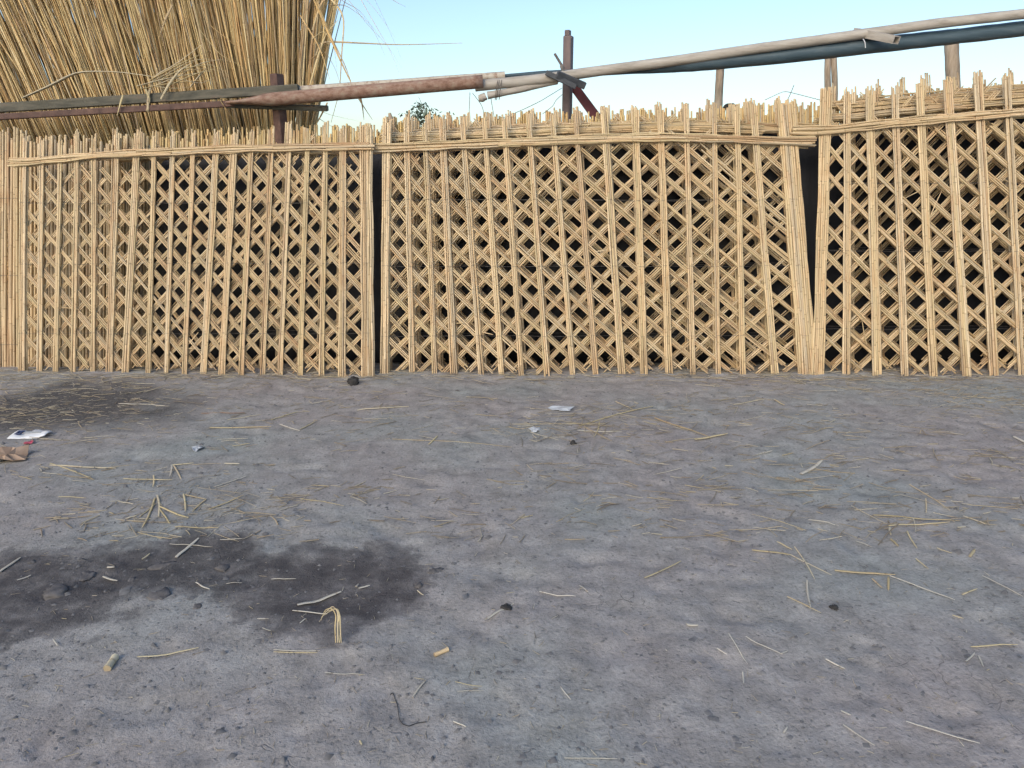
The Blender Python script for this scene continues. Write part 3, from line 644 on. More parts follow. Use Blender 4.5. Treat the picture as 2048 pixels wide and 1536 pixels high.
# rolled tarpaulin slung under the pole
tpts = [at(905, 163, 6.66), at(1000, 152, 6.66), at(1100, 146, 6.68), at(1170, 146, 6.66), at(1270, 136, 6.60), at(1348, 132, 6.55), at(1440, 124, 6.5), at(1560, 112, 6.45), at(1680, 98, 6.4), at(1800, 85, 6.35), at(1920, 72, 6.3), at(2048, 57, 6.25), at(2200, 40, 6.2)]
pole('rolled_tarpaulin', 'blue-black tarpaulin roll slung beneath the bleached pole', 'tarpaulin', tpts, [0.006, 0.012, 0.022, 0.030, 0.045, 0.052, 0.057, 0.060, 0.060, 0.058, 0.056, 0.055, 0.055], M_tarp, sides=8, wob=0.04)
# clamp tube across the pole
A, Bv = at(1712, 64, 6.42), at(1793, 80, 6.08)
root = empty('clamp_tube', tuple((A + Bv) / 2)); tag(root, 'short hollow box tube crossing over the bleached pole', 'tube')
Bs = basis(A, Bv); root.matrix_world = Matrix(np.block([[Bs, ((A + Bv) / 2)[:, None]], [np.zeros((1, 3)), np.ones((1, 1))]]).tolist())
hl = np.linalg.norm(Bv - A) / 2
for nm, cy, cz, hy, hz in (('wall', 0, .024, .034, .004), ('wall', 0, -.024, .034, .004), ('wall', .030, 0, .004, .0197), ('wall', -.030, 0, .004, .0197)):
    MB().box((0, cy, cz), (hl, hy, hz)).build(nm, M_pole, root)
# bracket and brace on the steel post
br = empty('bracket', tuple(at(1130, 160, 6.60))); tag(br, 'dark iron bracket clamped where the pole crosses the steel post', 'bracket')
bm = np.array(Matrix.Translation(br.location).inverted())
def child_bar(nm, a, b, hy, hz, mat, roll=0):
    a = np.array(a) - np.array(br.location); b = np.array(b) - np.array(br.location); B = basis(a, b)
    c, s = math.cos(roll), math.sin(roll); B = B @ np.array([[1, 0, 0], [0, c, -s], [0, s, c]])
    mb = MB(); mb.box((a + b) / 2, (np.linalg.norm(b - a) / 2, hy, hz), M=B); mb.build(nm, mat, br, bevel=0.004)
child_bar('flange', at(1092, 145, 6.52), at(1152, 174, 6.50), 0.012, 0.020, M_bracket)
child_bar('arm', at(1114, 148, 6.50), at(1170, 172, 6.56), 0.02, 0.027, M_bracket, roll=R(20))
child_bar('strap', at(1109, 107, 6.62), at(1128, 138, 6.62), 0.006, 0.010, M_wire)
child_bar('clip', at(1122, 130, 6.6), at(1126, 142, 6.6), 0.012, 0.012, M_wire)
bar('brace', 'red painted brace sloping down from the steel post', 'brace', at(1146, 172, 6.86), at(1215, 268, 6.90), 0.008, 0.034, M_red, bevel=0.003)
bar('brace', 'narrow red strip standing beside the sloping red brace', 'brace', at(1158, 176, 6.90), at(1222, 262, 6.95), 0.02, 0.008, M_red, bevel=0.003)
# timber posts under the tarpaulin
def wood_post(label, strands, Y):
    root = empty('timber_post', (at(strands[0][0], 150, Y)[0], Y, 0)); tag(root, label, 'post', 'timber posts under the tarpaulin roll'); o0 = np.array(root.location)
    for (px, ytop, bx, by, rad) in strands:
        t = at(px, ytop, Y); m = at(bx, by, Y); d = (m - t) / (m[2] - t[2]); g = m + d * (0 - m[2])
        g = np.array([m[0] + (g[0] - m[0]) * 0.3, m[1], -0.05])
        P = [t, t * .5 + m * .5 + np.array([random.uniform(-.006, .006), 0, 0]), m, m * .6 + g * .4, g]
        pole('trunk', None, None, [p for p in P], [rad * .95, rad, rad * 1.05], M_wood, wob=0.03, parent=root, o0=o0)
    MB().tube(np.array([[0.06 * math.cos(t) + at(strands[0][0], strands[0][1] + 8, Y)[0] - o0[0], 0.06 * math.sin(t), at(strands[0][0], strands[0][1] + 6, Y)[2]] for t in np.linspace(0, 6.28, 13)]), 0.003, 4, caps=False).build('wire_lashing', M_wire, root)
wood_post('thin crooked timber post nearest the steel post', [(1441, 130, 1436, 225, 0.037)], 6.86)
wood_post('timber post made of two poles side by side', [(1656, 105, 1656, 190, 0.029), (1667, 105, 1670, 195, 0.028)], 6.88)
wood_post('broad pale timber post, the thickest under the tarpaulin roll', [(1902, 60, 1907, 185, 0.059)], 6.90)
pole('white_cord', 'thin white cord looped over the tarpaulin roll', 'cord', [at(1726, 78, 6.22), at(1730, 84, 6.2), at(1731, 96, 6.2)], 0.003, M_paper)

# loose wires against the sky, one object each
for k, (l, pts) in enumerate([
    ('wire hanging from the end of the rusty pipe', [at(940, 185, 6.6), at(938, 230, 6.6), at(936, 262, 6.6)]),
    ('slanting wire from the pipe end towards the bleached pole stub', [at(945, 186, 6.6), at(965, 212, 6.6), at(972, 250, 6.6)]),
    ('short wire hanging below the lashing of the pole stub', [at(982, 198, 6.6), at(986, 222, 6.6), at(991, 250, 6.6)]),
    ('long slack wire from the steel post over the lattice tips', [at(1124, 176, 6.7), at(1080, 203, 6.7), at(1040, 222, 6.7), at(1000, 238, 6.7)]),
    ('dark kinked twig leaning on the steel post', [at(1128, 186, 6.68), at(1112, 200, 6.68), at(1106, 212, 6.68), at(1085, 228, 6.68)]),
    ('wire peak rising behind the two-pole timber post', [at(1530, 200, 7.2), at(1568, 182, 7.2), at(1590, 187, 7.2), at(1640, 200, 7.2)]),
    ('slanting twig sticking up beside the wire peak', [at(1572, 205, 7.1), at(1580, 190, 7.1), at(1588, 170, 7.1)])]):
    pole('loose_wire', l, 'wire', pts, 0.0032, M_wire, sides=4)
# black hoses looping behind the lattice tips
for l, pts in (('black hose loop behind the thin crooked timber post', [(1447, 260), (1446, 222), (1452, 211), (1470, 210), (1472, 240), (1472, 270)]), ('black hose loop next to the middle stack tips', [(1486, 260), (1490, 216), (1497, 210), (1510, 212), (1512, 255)])):
    pole('black_hose', l, 'hose', [at(x, y, 6.85) for x, y in pts] + [np.array([at(pts[-1][0], 300, 6.85)[0], 6.85, 0.0])], 0.017, M_char, sides=8)
pole('stake', 'pale pointed stake behind the joint of the first two panels', 'stake', [np.array([at(785, 300, 6.62)[0], 6.62, -0.02]), at(786, 260, 6.62), at(779, 226, 6.62)], [0.034, 0.034, 0.012], M_wood)

# small tree behind the fence
def small_tree(label, px, py, Y, w, h):
    random.seed(42); c = at(px, py, Y); root = empty('small_tree', (c[0], Y, 0)); tag(root, label, 'tree'); o0 = np.array(root.location)
    mb = MB(); lf = MB(); fol = []
    pole('trunk', None, None, [(c[0], Y, -0.05), (c[0] + .03, Y, c[2] * .5), (c[0] - .02, Y, c[2])], [0.03, 0.02, 0.008], M_bark, parent=root, o0=o0)
    for i in range(40):
        z0 = c[2] * random.uniform(.62, .97); th = random.uniform(0, 6.28); L = random.uniform(.3, 1) * w
        e = np.array([c[0] + math.cos(th) * L, Y + math.sin(th) * L, z0 + random.uniform(.1, .3)]); s0 = np.array([c[0], Y, z0])
        mb.tube(np.array([s0, (s0 + e) / 2 + [0, 0, .03], e]) - o0, [0.006, .004, .002], 4)
        for k in range(34):
            t = random.uniform(.3, 1.05); p = s0 + (e - s0) * t + np.array([random.gauss(0, .045) for _ in range(3)])
            if p[2] > c[2] + h: continue
            d = np.array([random.gauss(0, 1) for _ in range(3)]); d /= np.linalg.norm(d); n2 = np.cross(d, [random.random(), random.random(), 1]); n2 /= np.linalg.norm(n2)
            a_, b_ = random.uniform(.016, .032), random.uniform(.008, .014)
            fol.append([p - d * a_, p + n2 * b_, p + d * a_, p - n2 * b_])
    mb.build('branch_work', M_bark, root)
    V = np.array(fol).reshape(-1, 3) - o0; lf.add(V, np.arange(len(V)).reshape(-1, 4), np.tile([[.5, .5]], (len(V), 1)), False)
    lf.build('crown', M_leaf, root)
small_tree('small grey-green leafy tree peeping over the joint of two panels', 856, 232, 7.6, 0.22, 0.12)

# ------------------------------------------------------------------ things lying on the ground
def on_ground(px, py, lift=0.0):
    p = gp(px, py); p = gp(px, py, float(ground_z(p[0], p[1]))); p[2] = float(ground_z(p[0], p[1])) + lift; return p
def stalk(name, label, group, x1, y1, x2, y2, wpx=3.0, mat=None, flat=0.4, bend=0.0):
    a, b = on_ground(x1, y1), on_ground(x2, y2); d = np.linalg.norm((a + b) / 2 - CP); w = max(0.0018, wpx * d / FPX / 2)
    n = 7; q = np.linspace(0, 1, n); P = a[None] + (b - a)[None] * q[:, None]
    side = np.cross(b - a, [0, 0, 1.0]); P += side[None] * (bend * np.sin(q * math.pi))[:, None]
    lift = random.uniform(0.0, 0.006)
    P[:, 2] = np.maximum.accumulate(np.zeros(n)) + ground_z(P[:, 0], P[:, 1]) * 0.6 + w * flat + 0.003 + lift * np.abs(q - random.random())
    mb = MB(); mb.tube(P - P[0], w * np.interp(q, [0, .1, .8, 1], [.85, 1, .95, .5]), 6, flat=flat); o = mb.build(name, mat or M_straw); o.location = P[0]
    tag(o, label, 'straw', group); return o
random.seed(9)
Z1 = lambda x, y: (x / 2, 800 + y / 2)
Z2 = lambda x, y: (1024 + x / 2, 800 + y / 2)
CL = {'a': ('thin straw stalk in the loose criss-cross heap above the damp patch', 'criss-cross straw heap above the damp patch'),
      'b': ('', 'straw strewn at the foot of the panels'),
      'c': ('dry stalk in the scatter of yellow straw on bare silt beneath the tallest panel', 'scatter of yellow straw on bare silt'),
      'd': ('thin straw stalk lying alone on the bare nearest ground', 'lone straw on the nearest ground'),
      'e': ('small pale straw splinter lying on the dark damp patch', 'straw splinters on the damp patch')}
ST = [(Z1, 'b', 200, 262, 465, 278, 4), (Z1, 'b', 200, 255, 370, 320, 2.5), (Z1, 'a', 495, 318, 690, 325, 3), (Z1, 'a', 690, 265, 775, 255, 3.5), (Z1, 'a', 690, 265, 680, 310, 3), (Z1, 'a', 695, 265, 725, 320, 3), (Z1, 'a', 615, 305, 612, 350, 3),
 (Z1, 'a', 620, 395, 570, 515, 4), (Z1, 'a', 630, 385, 635, 470, 4), (Z1, 'a', 640, 430, 755, 475, 4.5), (Z1, 'a', 735, 380, 742, 445, 3.5), (Z1, 'a', 735, 380, 825, 400, 3.5), (Z1, 'a', 825, 400, 770, 450, 3.5), (Z1, 'a', 835, 440, 975, 385, 3.5), (Z1, 'a', 500, 480, 550, 462, 3), (Z1, 'a', 700, 510, 875, 512, 3),
 (Z1, 'a', 860, 350, 985, 310, 3), (Z1, 'a', 900, 260, 960, 262, 4), (Z1, 'a', 560, 470, 620, 420, 3), (Z1, 'a', 640, 440, 680, 500, 3),
 (Z1, 'e', 415, 718, 472, 733, 5), (Z1, 'e', 680, 585, 850, 590, 2.5), (Z1, 'e', 1170, 845, 1310, 860, 3.5), (Z1, 'e', 1085, 722, 1185, 722, 2.5), (Z1, 'e', 785, 735, 840, 762, 3.5), (Z1, 'e', 905, 738, 970, 740, 2), (Z1, 'e', 1435, 760, 1480, 748, 5), (Z1, 'e', 1425, 755, 1433, 742, 5), (Z1, 'e', 570, 645, 600, 620, 3), (Z1, 'e', 70, 730, 125, 707, 3), (Z1, 'e', 880, 560, 970, 560, 2.5), (Z1, 'e', 1670, 768, 1695, 785, 3), (Z1, 'e', 1030, 878, 1075, 880, 2.5), (Z1, 'e', 1200, 895, 1222, 876, 3), (Z1, 'e', 430, 675, 460, 680, 6), (Z1, 'e', 1050, 918, 1085, 924, 2.5),
 (Z1, 'd', 1095, 1000, 1280, 1005, 3), (Z1, 'd', 1095, 1012, 1270, 1015, 2.5), (Z1, 'd', 1300, 1100, 1460, 1100, 2.5), (Z1, 'd', 1650, 1195, 1705, 1125, 4), (Z1, 'd', 1815, 1285, 1865, 1308, 4), (Z1, 'd', 1820, 1135, 1930, 1150, 2.5), (Z1, 'd', 1830, 1170, 1935, 1168, 2.5), (Z1, 'd', 1440, 1370, 1448, 1385, 4), (Z1, 'd', 215, 965, 232, 990, 3),
 (Z1, 'b', 840, 112, 1085, 112, 4), (Z1, 'b', 1430, 48, 1635, 28, 4), (Z1, 'b', 1085, 82, 1190, 50, 3.5), (Z1, 'b', 1715, 178, 1750, 145, 4), (Z1, 'b', 235, 390, 345, 395, 2.5), (Z1, 'b', 475, 20, 660, 25, 3), (Z1, 'b', 910, 80, 1045, 58, 2.5), (Z1, 'b', 930, 190, 1000, 178, 3), (Z1, 'b', 1120, 100, 1200, 125, 3), (Z1, 'b', 1200, 120, 1260, 90, 3),
 (Z2, 'b', 0, 98, 370, 98, 3), (Z2, 'b', 270, 105, 565, 30, 3.5), (Z2, 'b', 260, 125, 440, 130, 3), (Z2, 'b', 290, 110, 400, 165, 3), (Z2, 'b', 350, 90, 330, 150, 2.5), (Z2, 'b', 415, 10, 490, 45, 3), (Z2, 'b', 885, 22, 1000, 2, 3), (Z2, 'b', 1050, 0, 1090, 25, 3),
 (Z2, 'c', 570, 75, 790, 155, 4.5), (Z2, 'c', 1000, 218, 1040, 208, 4), (Z2, 'c', 1185, 483, 1305, 512, 3), (Z2, 'c', 1505, 512, 1750, 490, 4), (Z2, 'c', 1590, 340, 1750, 455, 3), (Z2, 'c', 1805, 470, 1890, 505, 3), (Z2, 'c', 1655, 395, 1655, 460, 2.5), (Z2, 'c', 1510, 515, 1515, 545, 4), (Z2, 'c', 1515, 560, 1545, 590, 4), (Z2, 'c', 1060, 573, 1120, 603, 4), (Z2, 'c', 1130, 590, 1210, 718, 3), (Z2, 'c', 1115, 622, 1280, 705, 3), (Z2, 'c', 1510, 710, 1770, 805, 3.5), (Z2, 'c', 1440, 722, 1480, 755, 4), (Z2, 'c', 1505, 715, 1505, 765, 4), (Z2, 'c', 1180, 728, 1195, 840, 4), (Z2, 'c', 1100, 793, 1235, 860, 3), (Z2, 'c', 530, 718, 675, 652, 4), (Z2, 'c', 1580, 530, 1620, 595, 3), (Z2, 'c', 1375, 572, 1440, 592, 2.5), (Z2, 'c', 1800, 785, 1860, 758, 3), (Z2, 'c', 1760, 868, 1805, 882, 3), (Z2, 'c', 1615, 640, 1665, 680, 3), (Z2, 'c', 1830, 630, 1850, 600, 5), (Z2, 'c', 1880, 710, 2045, 790, 2.5), (Z2, 'c', 1700, 595, 1760, 615, 2.5), (Z2, 'c', 1520, 280, 1590, 288, 2.5), (Z2, 'c', 1080, 230, 1125, 218, 3), (Z2, 'c', 850, 268, 885, 268, 3),
 (Z2, 'd', 110, 765, 255, 790, 3), (Z2, 'd', 865, 940, 942, 1060, 2.5), (Z2, 'd', 935, 950, 1080, 1022, 3), (Z2, 'd', 1075, 1020, 1103, 1008, 3), (Z2, 'd', 820, 998, 860, 1030, 3), (Z2, 'd', 1255, 1042, 1330, 1082, 4), (Z2, 'd', 1835, 993, 2020, 988, 3.5), (Z2, 'd', 1815, 1050, 1850, 1018, 3), (Z2, 'd', 1315, 1250, 1355, 1265, 4), (Z2, 'd', 1325, 1305, 1450, 1390, 3.5), (Z2, 'd', 195, 1150, 235, 1205, 2.5), (Z2, 'd', 1085, 1340, 1100, 1315, 3.5), (Z2, 'd', 1865, 1030, 1885, 1070, 2.5), (Z2, 'd', 210, 1435, 420, 1440, 2.5), (Z2, 'd', 270, 745, 305, 767, 3), (Z2, 'd', 922, 1100, 926, 1138, 3)]
LM = [(62, 868, 'navy-printed packet'), (375, 1098, 'broad split reed strip'), (675, 1262, 'curled dry grass blade'), (885, 1305, 'orange reed end'), (225, 1330, 'thick cut reed end'), (1000, 1222, 'black lump with straw'), (815, 1430, 'dark frayed thread'),
      (1383, 1252, 'white reed chip'), (1668, 1216, 'small dark clod'), (1622, 936, 'frayed reed strip'), (1835, 1038, 'longest yellow stalk'), (1122, 821, 'flat cloudy plastic scrap'), (1070, 862, 'small bluish scrap'), (396, 899, 'clear plastic scrap'), (447, 826, 'reddish reed length'),
      (1890, 1468, 'long buried straw'), (706, 768, 'charred lump at the panel joint'), (1735, 1148, 'yellow leaf on a slanting stalk'), (1545, 1107, 'bent yellow leaf')]
ORD = ['first', 'second', 'third', 'fourth', 'fifth', 'sixth', 'seventh', 'eighth', 'ninth', 'tenth', 'eleventh', 'twelfth']
bucket = {}
for idx, (zf, c, x1, y1, x2, y2, w) in enumerate(ST):
    mx, my = zf((x1 + x2) / 2, (y1 + y2) / 2); lx, ly, ln = min(LM, key=lambda l: math.hypot(l[0] - mx, (l[1] - my) * 1.6)); ddx, ddy = mx - lx, (my - ly) * 1.6
    rel = ('beyond' if ddy < 0 else 'in front of') if abs(ddy) > abs(ddx) else ('on the sheaf side of' if ddx < 0 else 'on the tarpaulin side of')
    bucket.setdefault((rel, ln), []).append((math.hypot(ddx, ddy), idx))
STRAW_LABEL = {}
for (rel, ln), L in bucket.items():
    for k, (_, idx) in enumerate(sorted(L)):
        STRAW_LABEL[idx] = ('%s straw stalk %s the %s' % (ORD[k], rel, ln)) if len(L) > 1 else 'lone straw stalk %s the %s' % (rel, ln)
for idx, (zf, c, x1, y1, x2, y2, w) in enumerate(ST):
    m = M_strawpale if (c in 'de' and random.random() < .75) or random.random() < .18 else M_straw
    stalk('straw_stalk', STRAW_LABEL[idx], CL[c][1], *zf(x1, y1), *zf(x2, y2), w * 0.95, m, bend=random.uniform(-.025, .025))
for zf, l, x1, y1, x2, y2, w, m in [
    (Z1, 'broad split reed strip lying above the damp patch', 705, 635, 795, 555, 8, M_strawpale), (Z1, 'pale reed strip at the edge of the damp patch beside the photo border', 0, 700, 82, 633, 7, M_strawpale),
    (Z1, 'long grey dry leaf lying on the dark damp patch', 1190, 825, 1365, 772, 9, M_strawpale), (Z1, 'narrow tan leaf just below the damp patch', 550, 1035, 795, 995, 5, M_straw),
    (Z1, 'reddish reed length lying near the first panel', 805, 55, 980, 52, 6, M_rust), (Z1, 'very long thin straw reaching towards the middle stack', 1570, 158, 2048, 190, 4, M_straw),
    (Z1, 'pale split straw with a dark knot on bare silt', 1940, 890, 2055, 815, 6, M_strawpale), (Z2, 'broad yellow leaf crossing the end of a long stalk', 730, 165, 862, 140, 8, M_straw),
    (Z2, 'short frayed reed strip alone on the silt', 1155, 300, 1240, 245, 9, M_strawpale), (Z2, 'longest yellow stalk lying level on the silt', 1445, 465, 1790, 485, 5.5, M_straw),
    (Z2, 'bent yellow leaf with a thin tail', 960, 605, 1115, 622, 6, M_straw), (Z2, 'yellow leaf joined to the long slanting stalk', 1290, 685, 1532, 705, 7, M_straw),
    (Z2, 'long buried straw nearest the photographer', 1575, 1295, 1870, 1378, 4, M_strawpale), (Z2, 'small white reed chip standing out on bare silt', 698, 899, 744, 909, 9, M_strawpale),
    (Z2, 'grey reed strip cut by the photo border', 2008, 150, 2060, 178, 8, M_strawpale)]:
    stalk('straw_leaf', l, None, *zf(x1, y1), *zf(x2, y2), w * 0.85, m, flat=0.2, bend=random.uniform(-.03, .03))
# thick cut pieces of reed
def cut_reed(label, p1, p2, w, mat):
    a, b = on_ground(*p1), on_ground(*p2); d = np.linalg.norm(a - CP); r = w * d / FPX / 2
    q = np.linspace(0, 1, 5)[:, None]; P = a + (b - a) * q; P[:, 2] += r * 0.8
    mb = MB(); mb.tube(P - P[0], r * np.array([1.1, 1.0, .98, 1.0, 1.08]), 8, caps=True); o = mb.build('cut_reed', mat); o.location = P[0]; tag(o, label, 'reed piece')
cut_reed('thick pale cut reed end lying below the damp patch', Z1(430, 1085), Z1(463, 1037), 12, M_straw)
cut_reed('short orange reed end beside the cracked crust', Z1(1738, 1026), Z1(1793, 1002), 8, M_reed)
# curled dry blade standing up from the damp patch's rim
cb = on_ground(677, 1285); mb = MB()
for k in range(4):
    j = lambda s: np.array([random.uniform(-s, s), random.uniform(-s, s), random.uniform(-s, s)])
    S = cb * 0 + np.array([0.012 * (k - 1.5) * .5, 0, 0])
    blade(mb, [S, S + [0.0, 0.005, 0.05] + j(.004), S + [0.006, 0.01, 0.10] + j(.006), S + [-0.006, 0.012, 0.125] + j(.008), S + [-0.035, 0.014, 0.115] + j(.008), S + [-0.048, 0.012, 0.075 + .01 * k] + j(.01)], 0.0032)
o = mb.build('dry_grass_curl', M_straw); o.location = cb; tag(o, 'curled dry grass blade arching over the rim of the damp patch', 'dry grass')

def ragged(name, label, cat, px, py, w, h, mat, seed, rise=0.02, rot=0.0, n=14):
    """a crumpled scrap: an uneven-outlined sheet with folds and thickness"""
    random.seed(seed); c = on_ground(px, py); d = np.linalg.norm(c - CP); sx = w * d / FPX / 2; sy = h * d / FPX / 2 * 3.0
    V = [(0, 0, rise * .6)]; Fs = []
    for ring_ in (0.55, 1.0):
        for i in range(n):
            t = i * 2 * math.pi / n; k = ring_ * random.uniform(.62, 1.18); V.append((sx * k * math.cos(t), sy * k * math.sin(t), random.uniform(0, rise)))
    for i in range(n):
        j = (i + 1) % n; Fs.append((0, 1 + i, 1 + j, 0)); Fs.append((1 + i, 1 + n + i, 1 + n + j, 1 + j))
    me_ = bpy.data.meshes.new(name); me_.from_pydata(V, [], [tuple(dict.fromkeys(f)) for f in Fs]); me_.materials.append(mat)
    o = bpy.data.objects.new(name, me_); col.objects.link(o); o.location = c + np.array([0, 0, .004]); o.rotation_euler = (0, 0, rot)
    s = o.modifiers.new('thick', 'SOLIDIFY'); s.thickness = 0.002; b = o.modifiers.new('bevel', 'BEVEL'); b.width = 0.001
    return tag(o, label, cat)
# the white printed packet
pk = on_ground(62, 872); root = empty('paper_packet', tuple(pk)); root.rotation_euler = (R(10), R(-4), R(-6)); tag(root, 'flattened white paper packet with a navy square print', 'packet')
W, H = 0.116, 0.062
V = []; Fs = []
for j in range(4):
    for i in range(9):
        t, s = i / 8, j / 3; V.append(((t - .5) * 2 * W, (s - .5) * 2 * H * (1 - 0.45 * t), 0.012 + 0.006 * math.sin(t * 7 + s * 3) + 0.004 * math.sin(t * 15)))
for j in range(3):
    for i in range(8): k = j * 9 + i; Fs.append((k, k + 1, k + 10, k + 9))
mb = MB(); mb.add(V, Fs, np.tile([[.5, .5]], (len(V), 1)), True); o = mb.build('wrapper', M_paper, root); s = o.modifiers.new('thick', 'SOLIDIFY'); s.thickness = 0.004
mb = MB()
for (x0, x1, y0, y1) in ((-0.093, -0.055, .018, .030), (-0.093, -0.055, -.014, -.002), (-0.093, -0.081, -.002, .018), (-0.064, -0.055, -.002, .018)):
    mb.box(((x0 + x1) / 2, (y0 + y1) / 2, 0.0195), ((x1 - x0) / 2, (y1 - y0) / 2, 0.003))
mb.build('navy_print', M_ink, root)
mb = MB()
for i in range(9): mb.box((-0.035 + i * .0115, 0.012, 0.0175), (.004, .005, .0025))
mb.build('grey_print', M_clear, root)
ragged('pink_scrap', 'small pink scrap just below the white packet', 'scrap', 57, 888, 16, 6, M_pink, 3, .012)
ragged('cardboard_scrap', 'torn brown cardboard scrap at the photo border below the packet', 'scrap', 18, 919, 60, 22, M_card, 4, .05, .2)
ragged('plastic_scrap', 'flat cloudy plastic scrap on the silt below the middle stack', 'scrap', 1122, 821, 52, 11, M_clear, 5, .014)
ragged('plastic_scrap', 'small bluish plastic scrap beside the long thin straw', 'scrap', 1070, 862, 26, 8, M_clear, 6, .02)
ragged('plastic_scrap', 'crumpled clear plastic scrap by the criss-cross straw heap', 'scrap', 396, 899, 22, 9, M_clear, 7, .02)
def lump(name, label, cat, px, py, w, h, mat, seed, group=None, sink=0.35):
    random.seed(seed); c = on_ground(px, py); d = np.linalg.norm(c - CP); sx = w * d / FPX / 2; sz = h * d / FPX / 2
    import bmesh
    bm = bmesh.new(); bmesh.ops.create_icosphere(bm, subdivisions=3, radius=1)
    ph = [random.uniform(0, 6.28) for _ in range(6)]
    for v in bm.verts:
        k = 1 + .16 * math.sin(3 * v.co.x + ph[0]) + .13 * math.sin(4 * v.co.y + ph[1]) + .12 * math.sin(5 * v.co.z + ph[2]) + .14 * math.sin(9 * v.co.x + 7 * v.co.z + ph[3]) + .12 * math.sin(11 * v.co.y - 6 * v.co.x + ph[4]) + random.uniform(-.10, .10)
        v.co = Vector((v.co.x * sx * k, v.co.y * sx * .8 * k, v.co.z * sz * k))
    me_ = bpy.data.meshes.new(name); bm.to_mesh(me_); bm.free(); me_.materials.append(mat)
    for p in me_.polygons: p.use_smooth = True
    o = bpy.data.objects.new(name, me_); col.objects.link(o); o.location = c + np.array([0, 0, sz * sink]); o.rotation_euler = (0, 0, random.uniform(0, 6))
    return tag(o, label, cat, group)
lump('charred_lump', 'black charred lump at the foot of the joint of two panels', 'charred lump', 706, 768, 26, 18, M_char, 1)
lump('charred_lump', 'small black lump with straw on bare silt', 'charred lump', 1014, 1217, 20, 11, M_char, 2)
lump('charred_lump', 'small dark clod near the yellow straw scatter', 'charred lump', 1668, 1216, 16, 7, M_char, 3)
lump('charred_lump', 'tiny black lump by the foot litter of the middle stack', 'charred lump', 1146, 888, 14, 9, M_char, 4)
for i, (x, y, w, h) in enumerate(sorted([(447, 1138, 32, 14), (320, 1192, 40, 16), (110, 1185, 44, 14), (175, 1155, 30, 12), (395, 1213, 16, 10), (265, 1158, 14, 8), (330, 1130, 36, 10), (870, 1142, 26, 12), (838, 1170, 18, 10), (165, 1120, 12, 7), (62, 1125, 12, 7)])):
    lump('half_buried_stone', '%s half-buried grey stone in the damp patch, counting from the packet side' % ORD[i], 'stone', x, y, w, h, M_clod, 20 + i, 'stones in the damp patch', sink=-0.25)
pole('black_thread', 'dark frayed thread curling on the nearest silt', 'thread', [on_ground(*p, .004) for p in ((780, 1392), (786, 1389), (790, 1400), (795, 1412), (797, 1430), (799, 1442), (806, 1451), (818, 1455), (832, 1449), (852, 1446))], 0.0012, M_char, sides=4)

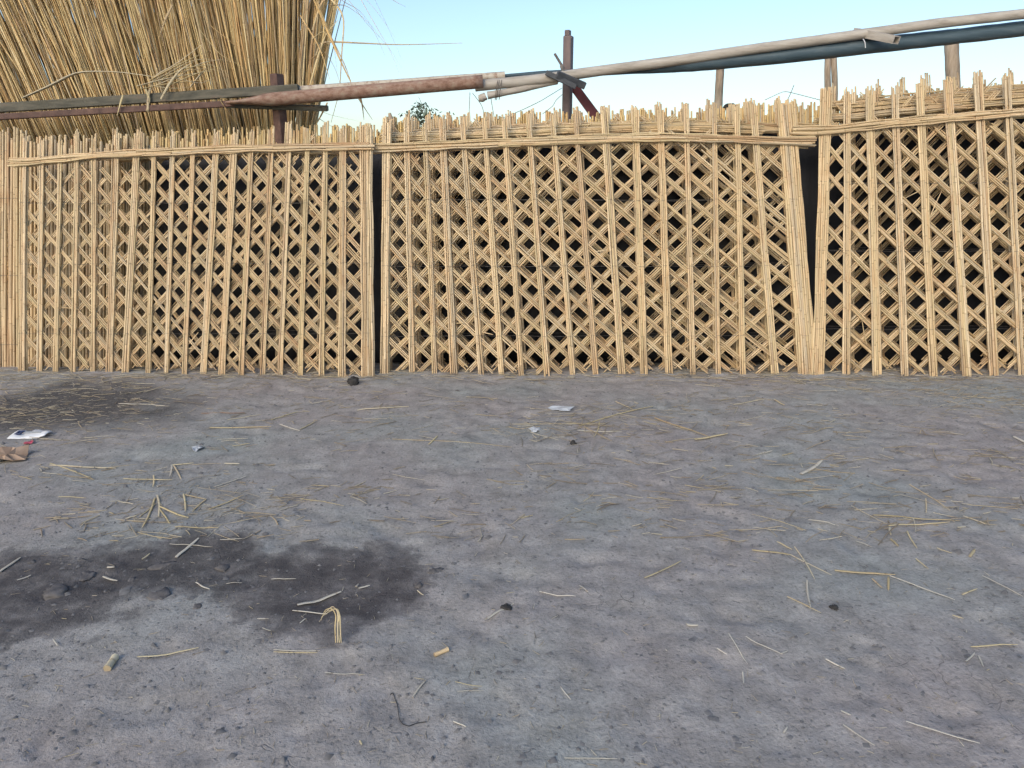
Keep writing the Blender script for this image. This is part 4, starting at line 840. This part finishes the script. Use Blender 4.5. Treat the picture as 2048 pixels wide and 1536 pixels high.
# uncountable litter: chaff and short straw, crumbs of soil
random.seed(3)
def litter_mesh():
    mb = MB()
    def one(x, y, L, r, th, tilt):
        z = float(ground_z(x, y)); d = np.array([math.cos(th), math.sin(th), tilt]) * L / 2; p = np.array([x, y, z + r * .8 + abs(tilt) * L / 2 + 0.001])
        side = np.array([-d[1], d[0], 0]) * random.uniform(-.12, .12)
        mb.tube(np.array([p - d, p + side, p + d]), [r, r, r * .7], 4, flat=.5, caps=False)
    for _ in range(3400):
        py = 752 + (random.random() ** 1.7) * 330; px = random.uniform(-30, 2080)
        if fbm(np.array([px / 180.0]), np.array([py / 45.0]), 200, 3)[0] < random.uniform(.30, .62): continue
        p = gp(px, py); one(p[0], p[1], random.uniform(.02, .10) if random.random() < .8 else random.uniform(.1, .24), random.uniform(.0014, .0036), random.gauss(0, .6) + (math.pi if random.random() < .5 else 0), random.gauss(0, .05))
    for _ in range(900):                                   # dirty pile at the left and right feet
        if random.random() < .7: px, py = random.gauss(120, 150), random.gauss(815, 38)
        else: px, py = random.gauss(1990, 120), random.gauss(790, 22)
        if py < 752: continue
        p = gp(px, py); one(p[0], p[1], random.uniform(.015, .09), random.uniform(.0012, .003), random.gauss(.15, .5), random.gauss(0, .08))
    for _ in range(110):
        px, py = random.gauss(1190, 60), random.gauss(850, 22); p = gp(px, py); one(p[0], p[1], random.uniform(.03, .2), random.uniform(.0012, .003), random.uniform(0, 3.1), random.gauss(0, .06))
    for _ in range(110):
        px, py = random.gauss(370, 90), random.gauss(1010, 32); p = gp(px, py); one(p[0], p[1], random.uniform(.02, .09), random.uniform(.0010, .0022), random.uniform(0, 3.1), random.gauss(0, .06))
    for _ in range(700):
        px, py = random.uniform(-20, 2070), random.uniform(950, 1560); p = gp(px, py); one(p[0], p[1], random.uniform(.008, .035), random.uniform(.0006, .0016), random.uniform(0, 3.1), random.gauss(0, .05))
    for _ in range(800):                                    # straw kicked under the feet of the panels
        px = random.uniform(-20, 2070); p = gp(px, random.gauss(752, 6)); one(p[0], p[1], random.uniform(.03, .2), random.uniform(.0015, .004), random.gauss(0, .35), random.gauss(0, .08))
    return mb
o = litter_mesh().build('straw_litter', M_litter); tag(o, 'fine broken straw and chaff strewn over the grey silt', 'straw', kind='stuff')
def crumbs():
    mb = MB(); base = np.array([[1, 0, 0], [0, 1, 0], [-1, 0, 0], [0, -1, 0], [0, 0, 1]], float)
    Fq_ = [[0, 1, 4, 4], [1, 2, 4, 4], [2, 3, 4, 4], [3, 0, 4, 4]]
    for _ in range(6000):
        if random.random() < .45: px, py = random.uniform(-20, 2070), 752 + random.random() ** 1.4 * 300
        elif random.random() < .5: px, py = random.gauss(330, 260), random.gauss(1160, 70)
        else: px, py = random.uniform(-20, 2070), random.uniform(1000, 1560)
        if py < 750 or (1075 < py < 1280 and px < 860 and random.random() < .8): continue
        p = gp(px, py); s = abs(random.gauss(0, .0045)) + .0018
        if random.random() < .02: s *= 2.6
        M3 = np.array(Matrix.Rotation(random.uniform(0, 6.28), 3, 'Z')); V = base * np.array([s * random.uniform(.7, 1.3), s * random.uniform(.7, 1.3), s * random.uniform(.5, .9)]) @ M3.T
        V += np.random.default_rng(abs(int(px * 7 + py))).normal(0, s * .15, V.shape)
        mb.add(V + np.array([p[0], p[1], float(ground_z(p[0], p[1])) - s * .08]), Fq_, np.tile([[.5, .5]], (5, 1)), True)
    return mb
cm = crumbs()
V = np.concatenate(cm.v); Fa = np.concatenate(cm.f)[:, :3]
me_ = bpy.data.meshes.new('soil_crumbs'); me_.from_pydata(V.tolist(), [], Fa.tolist()); me_.materials.append(M_crumb)
for p in me_.polygons: p.use_smooth = True
o = bpy.data.objects.new('soil_crumbs', me_); col.objects.link(o); tag(o, 'small crumbs of dry soil and grit on the ground', 'soil', kind='stuff')
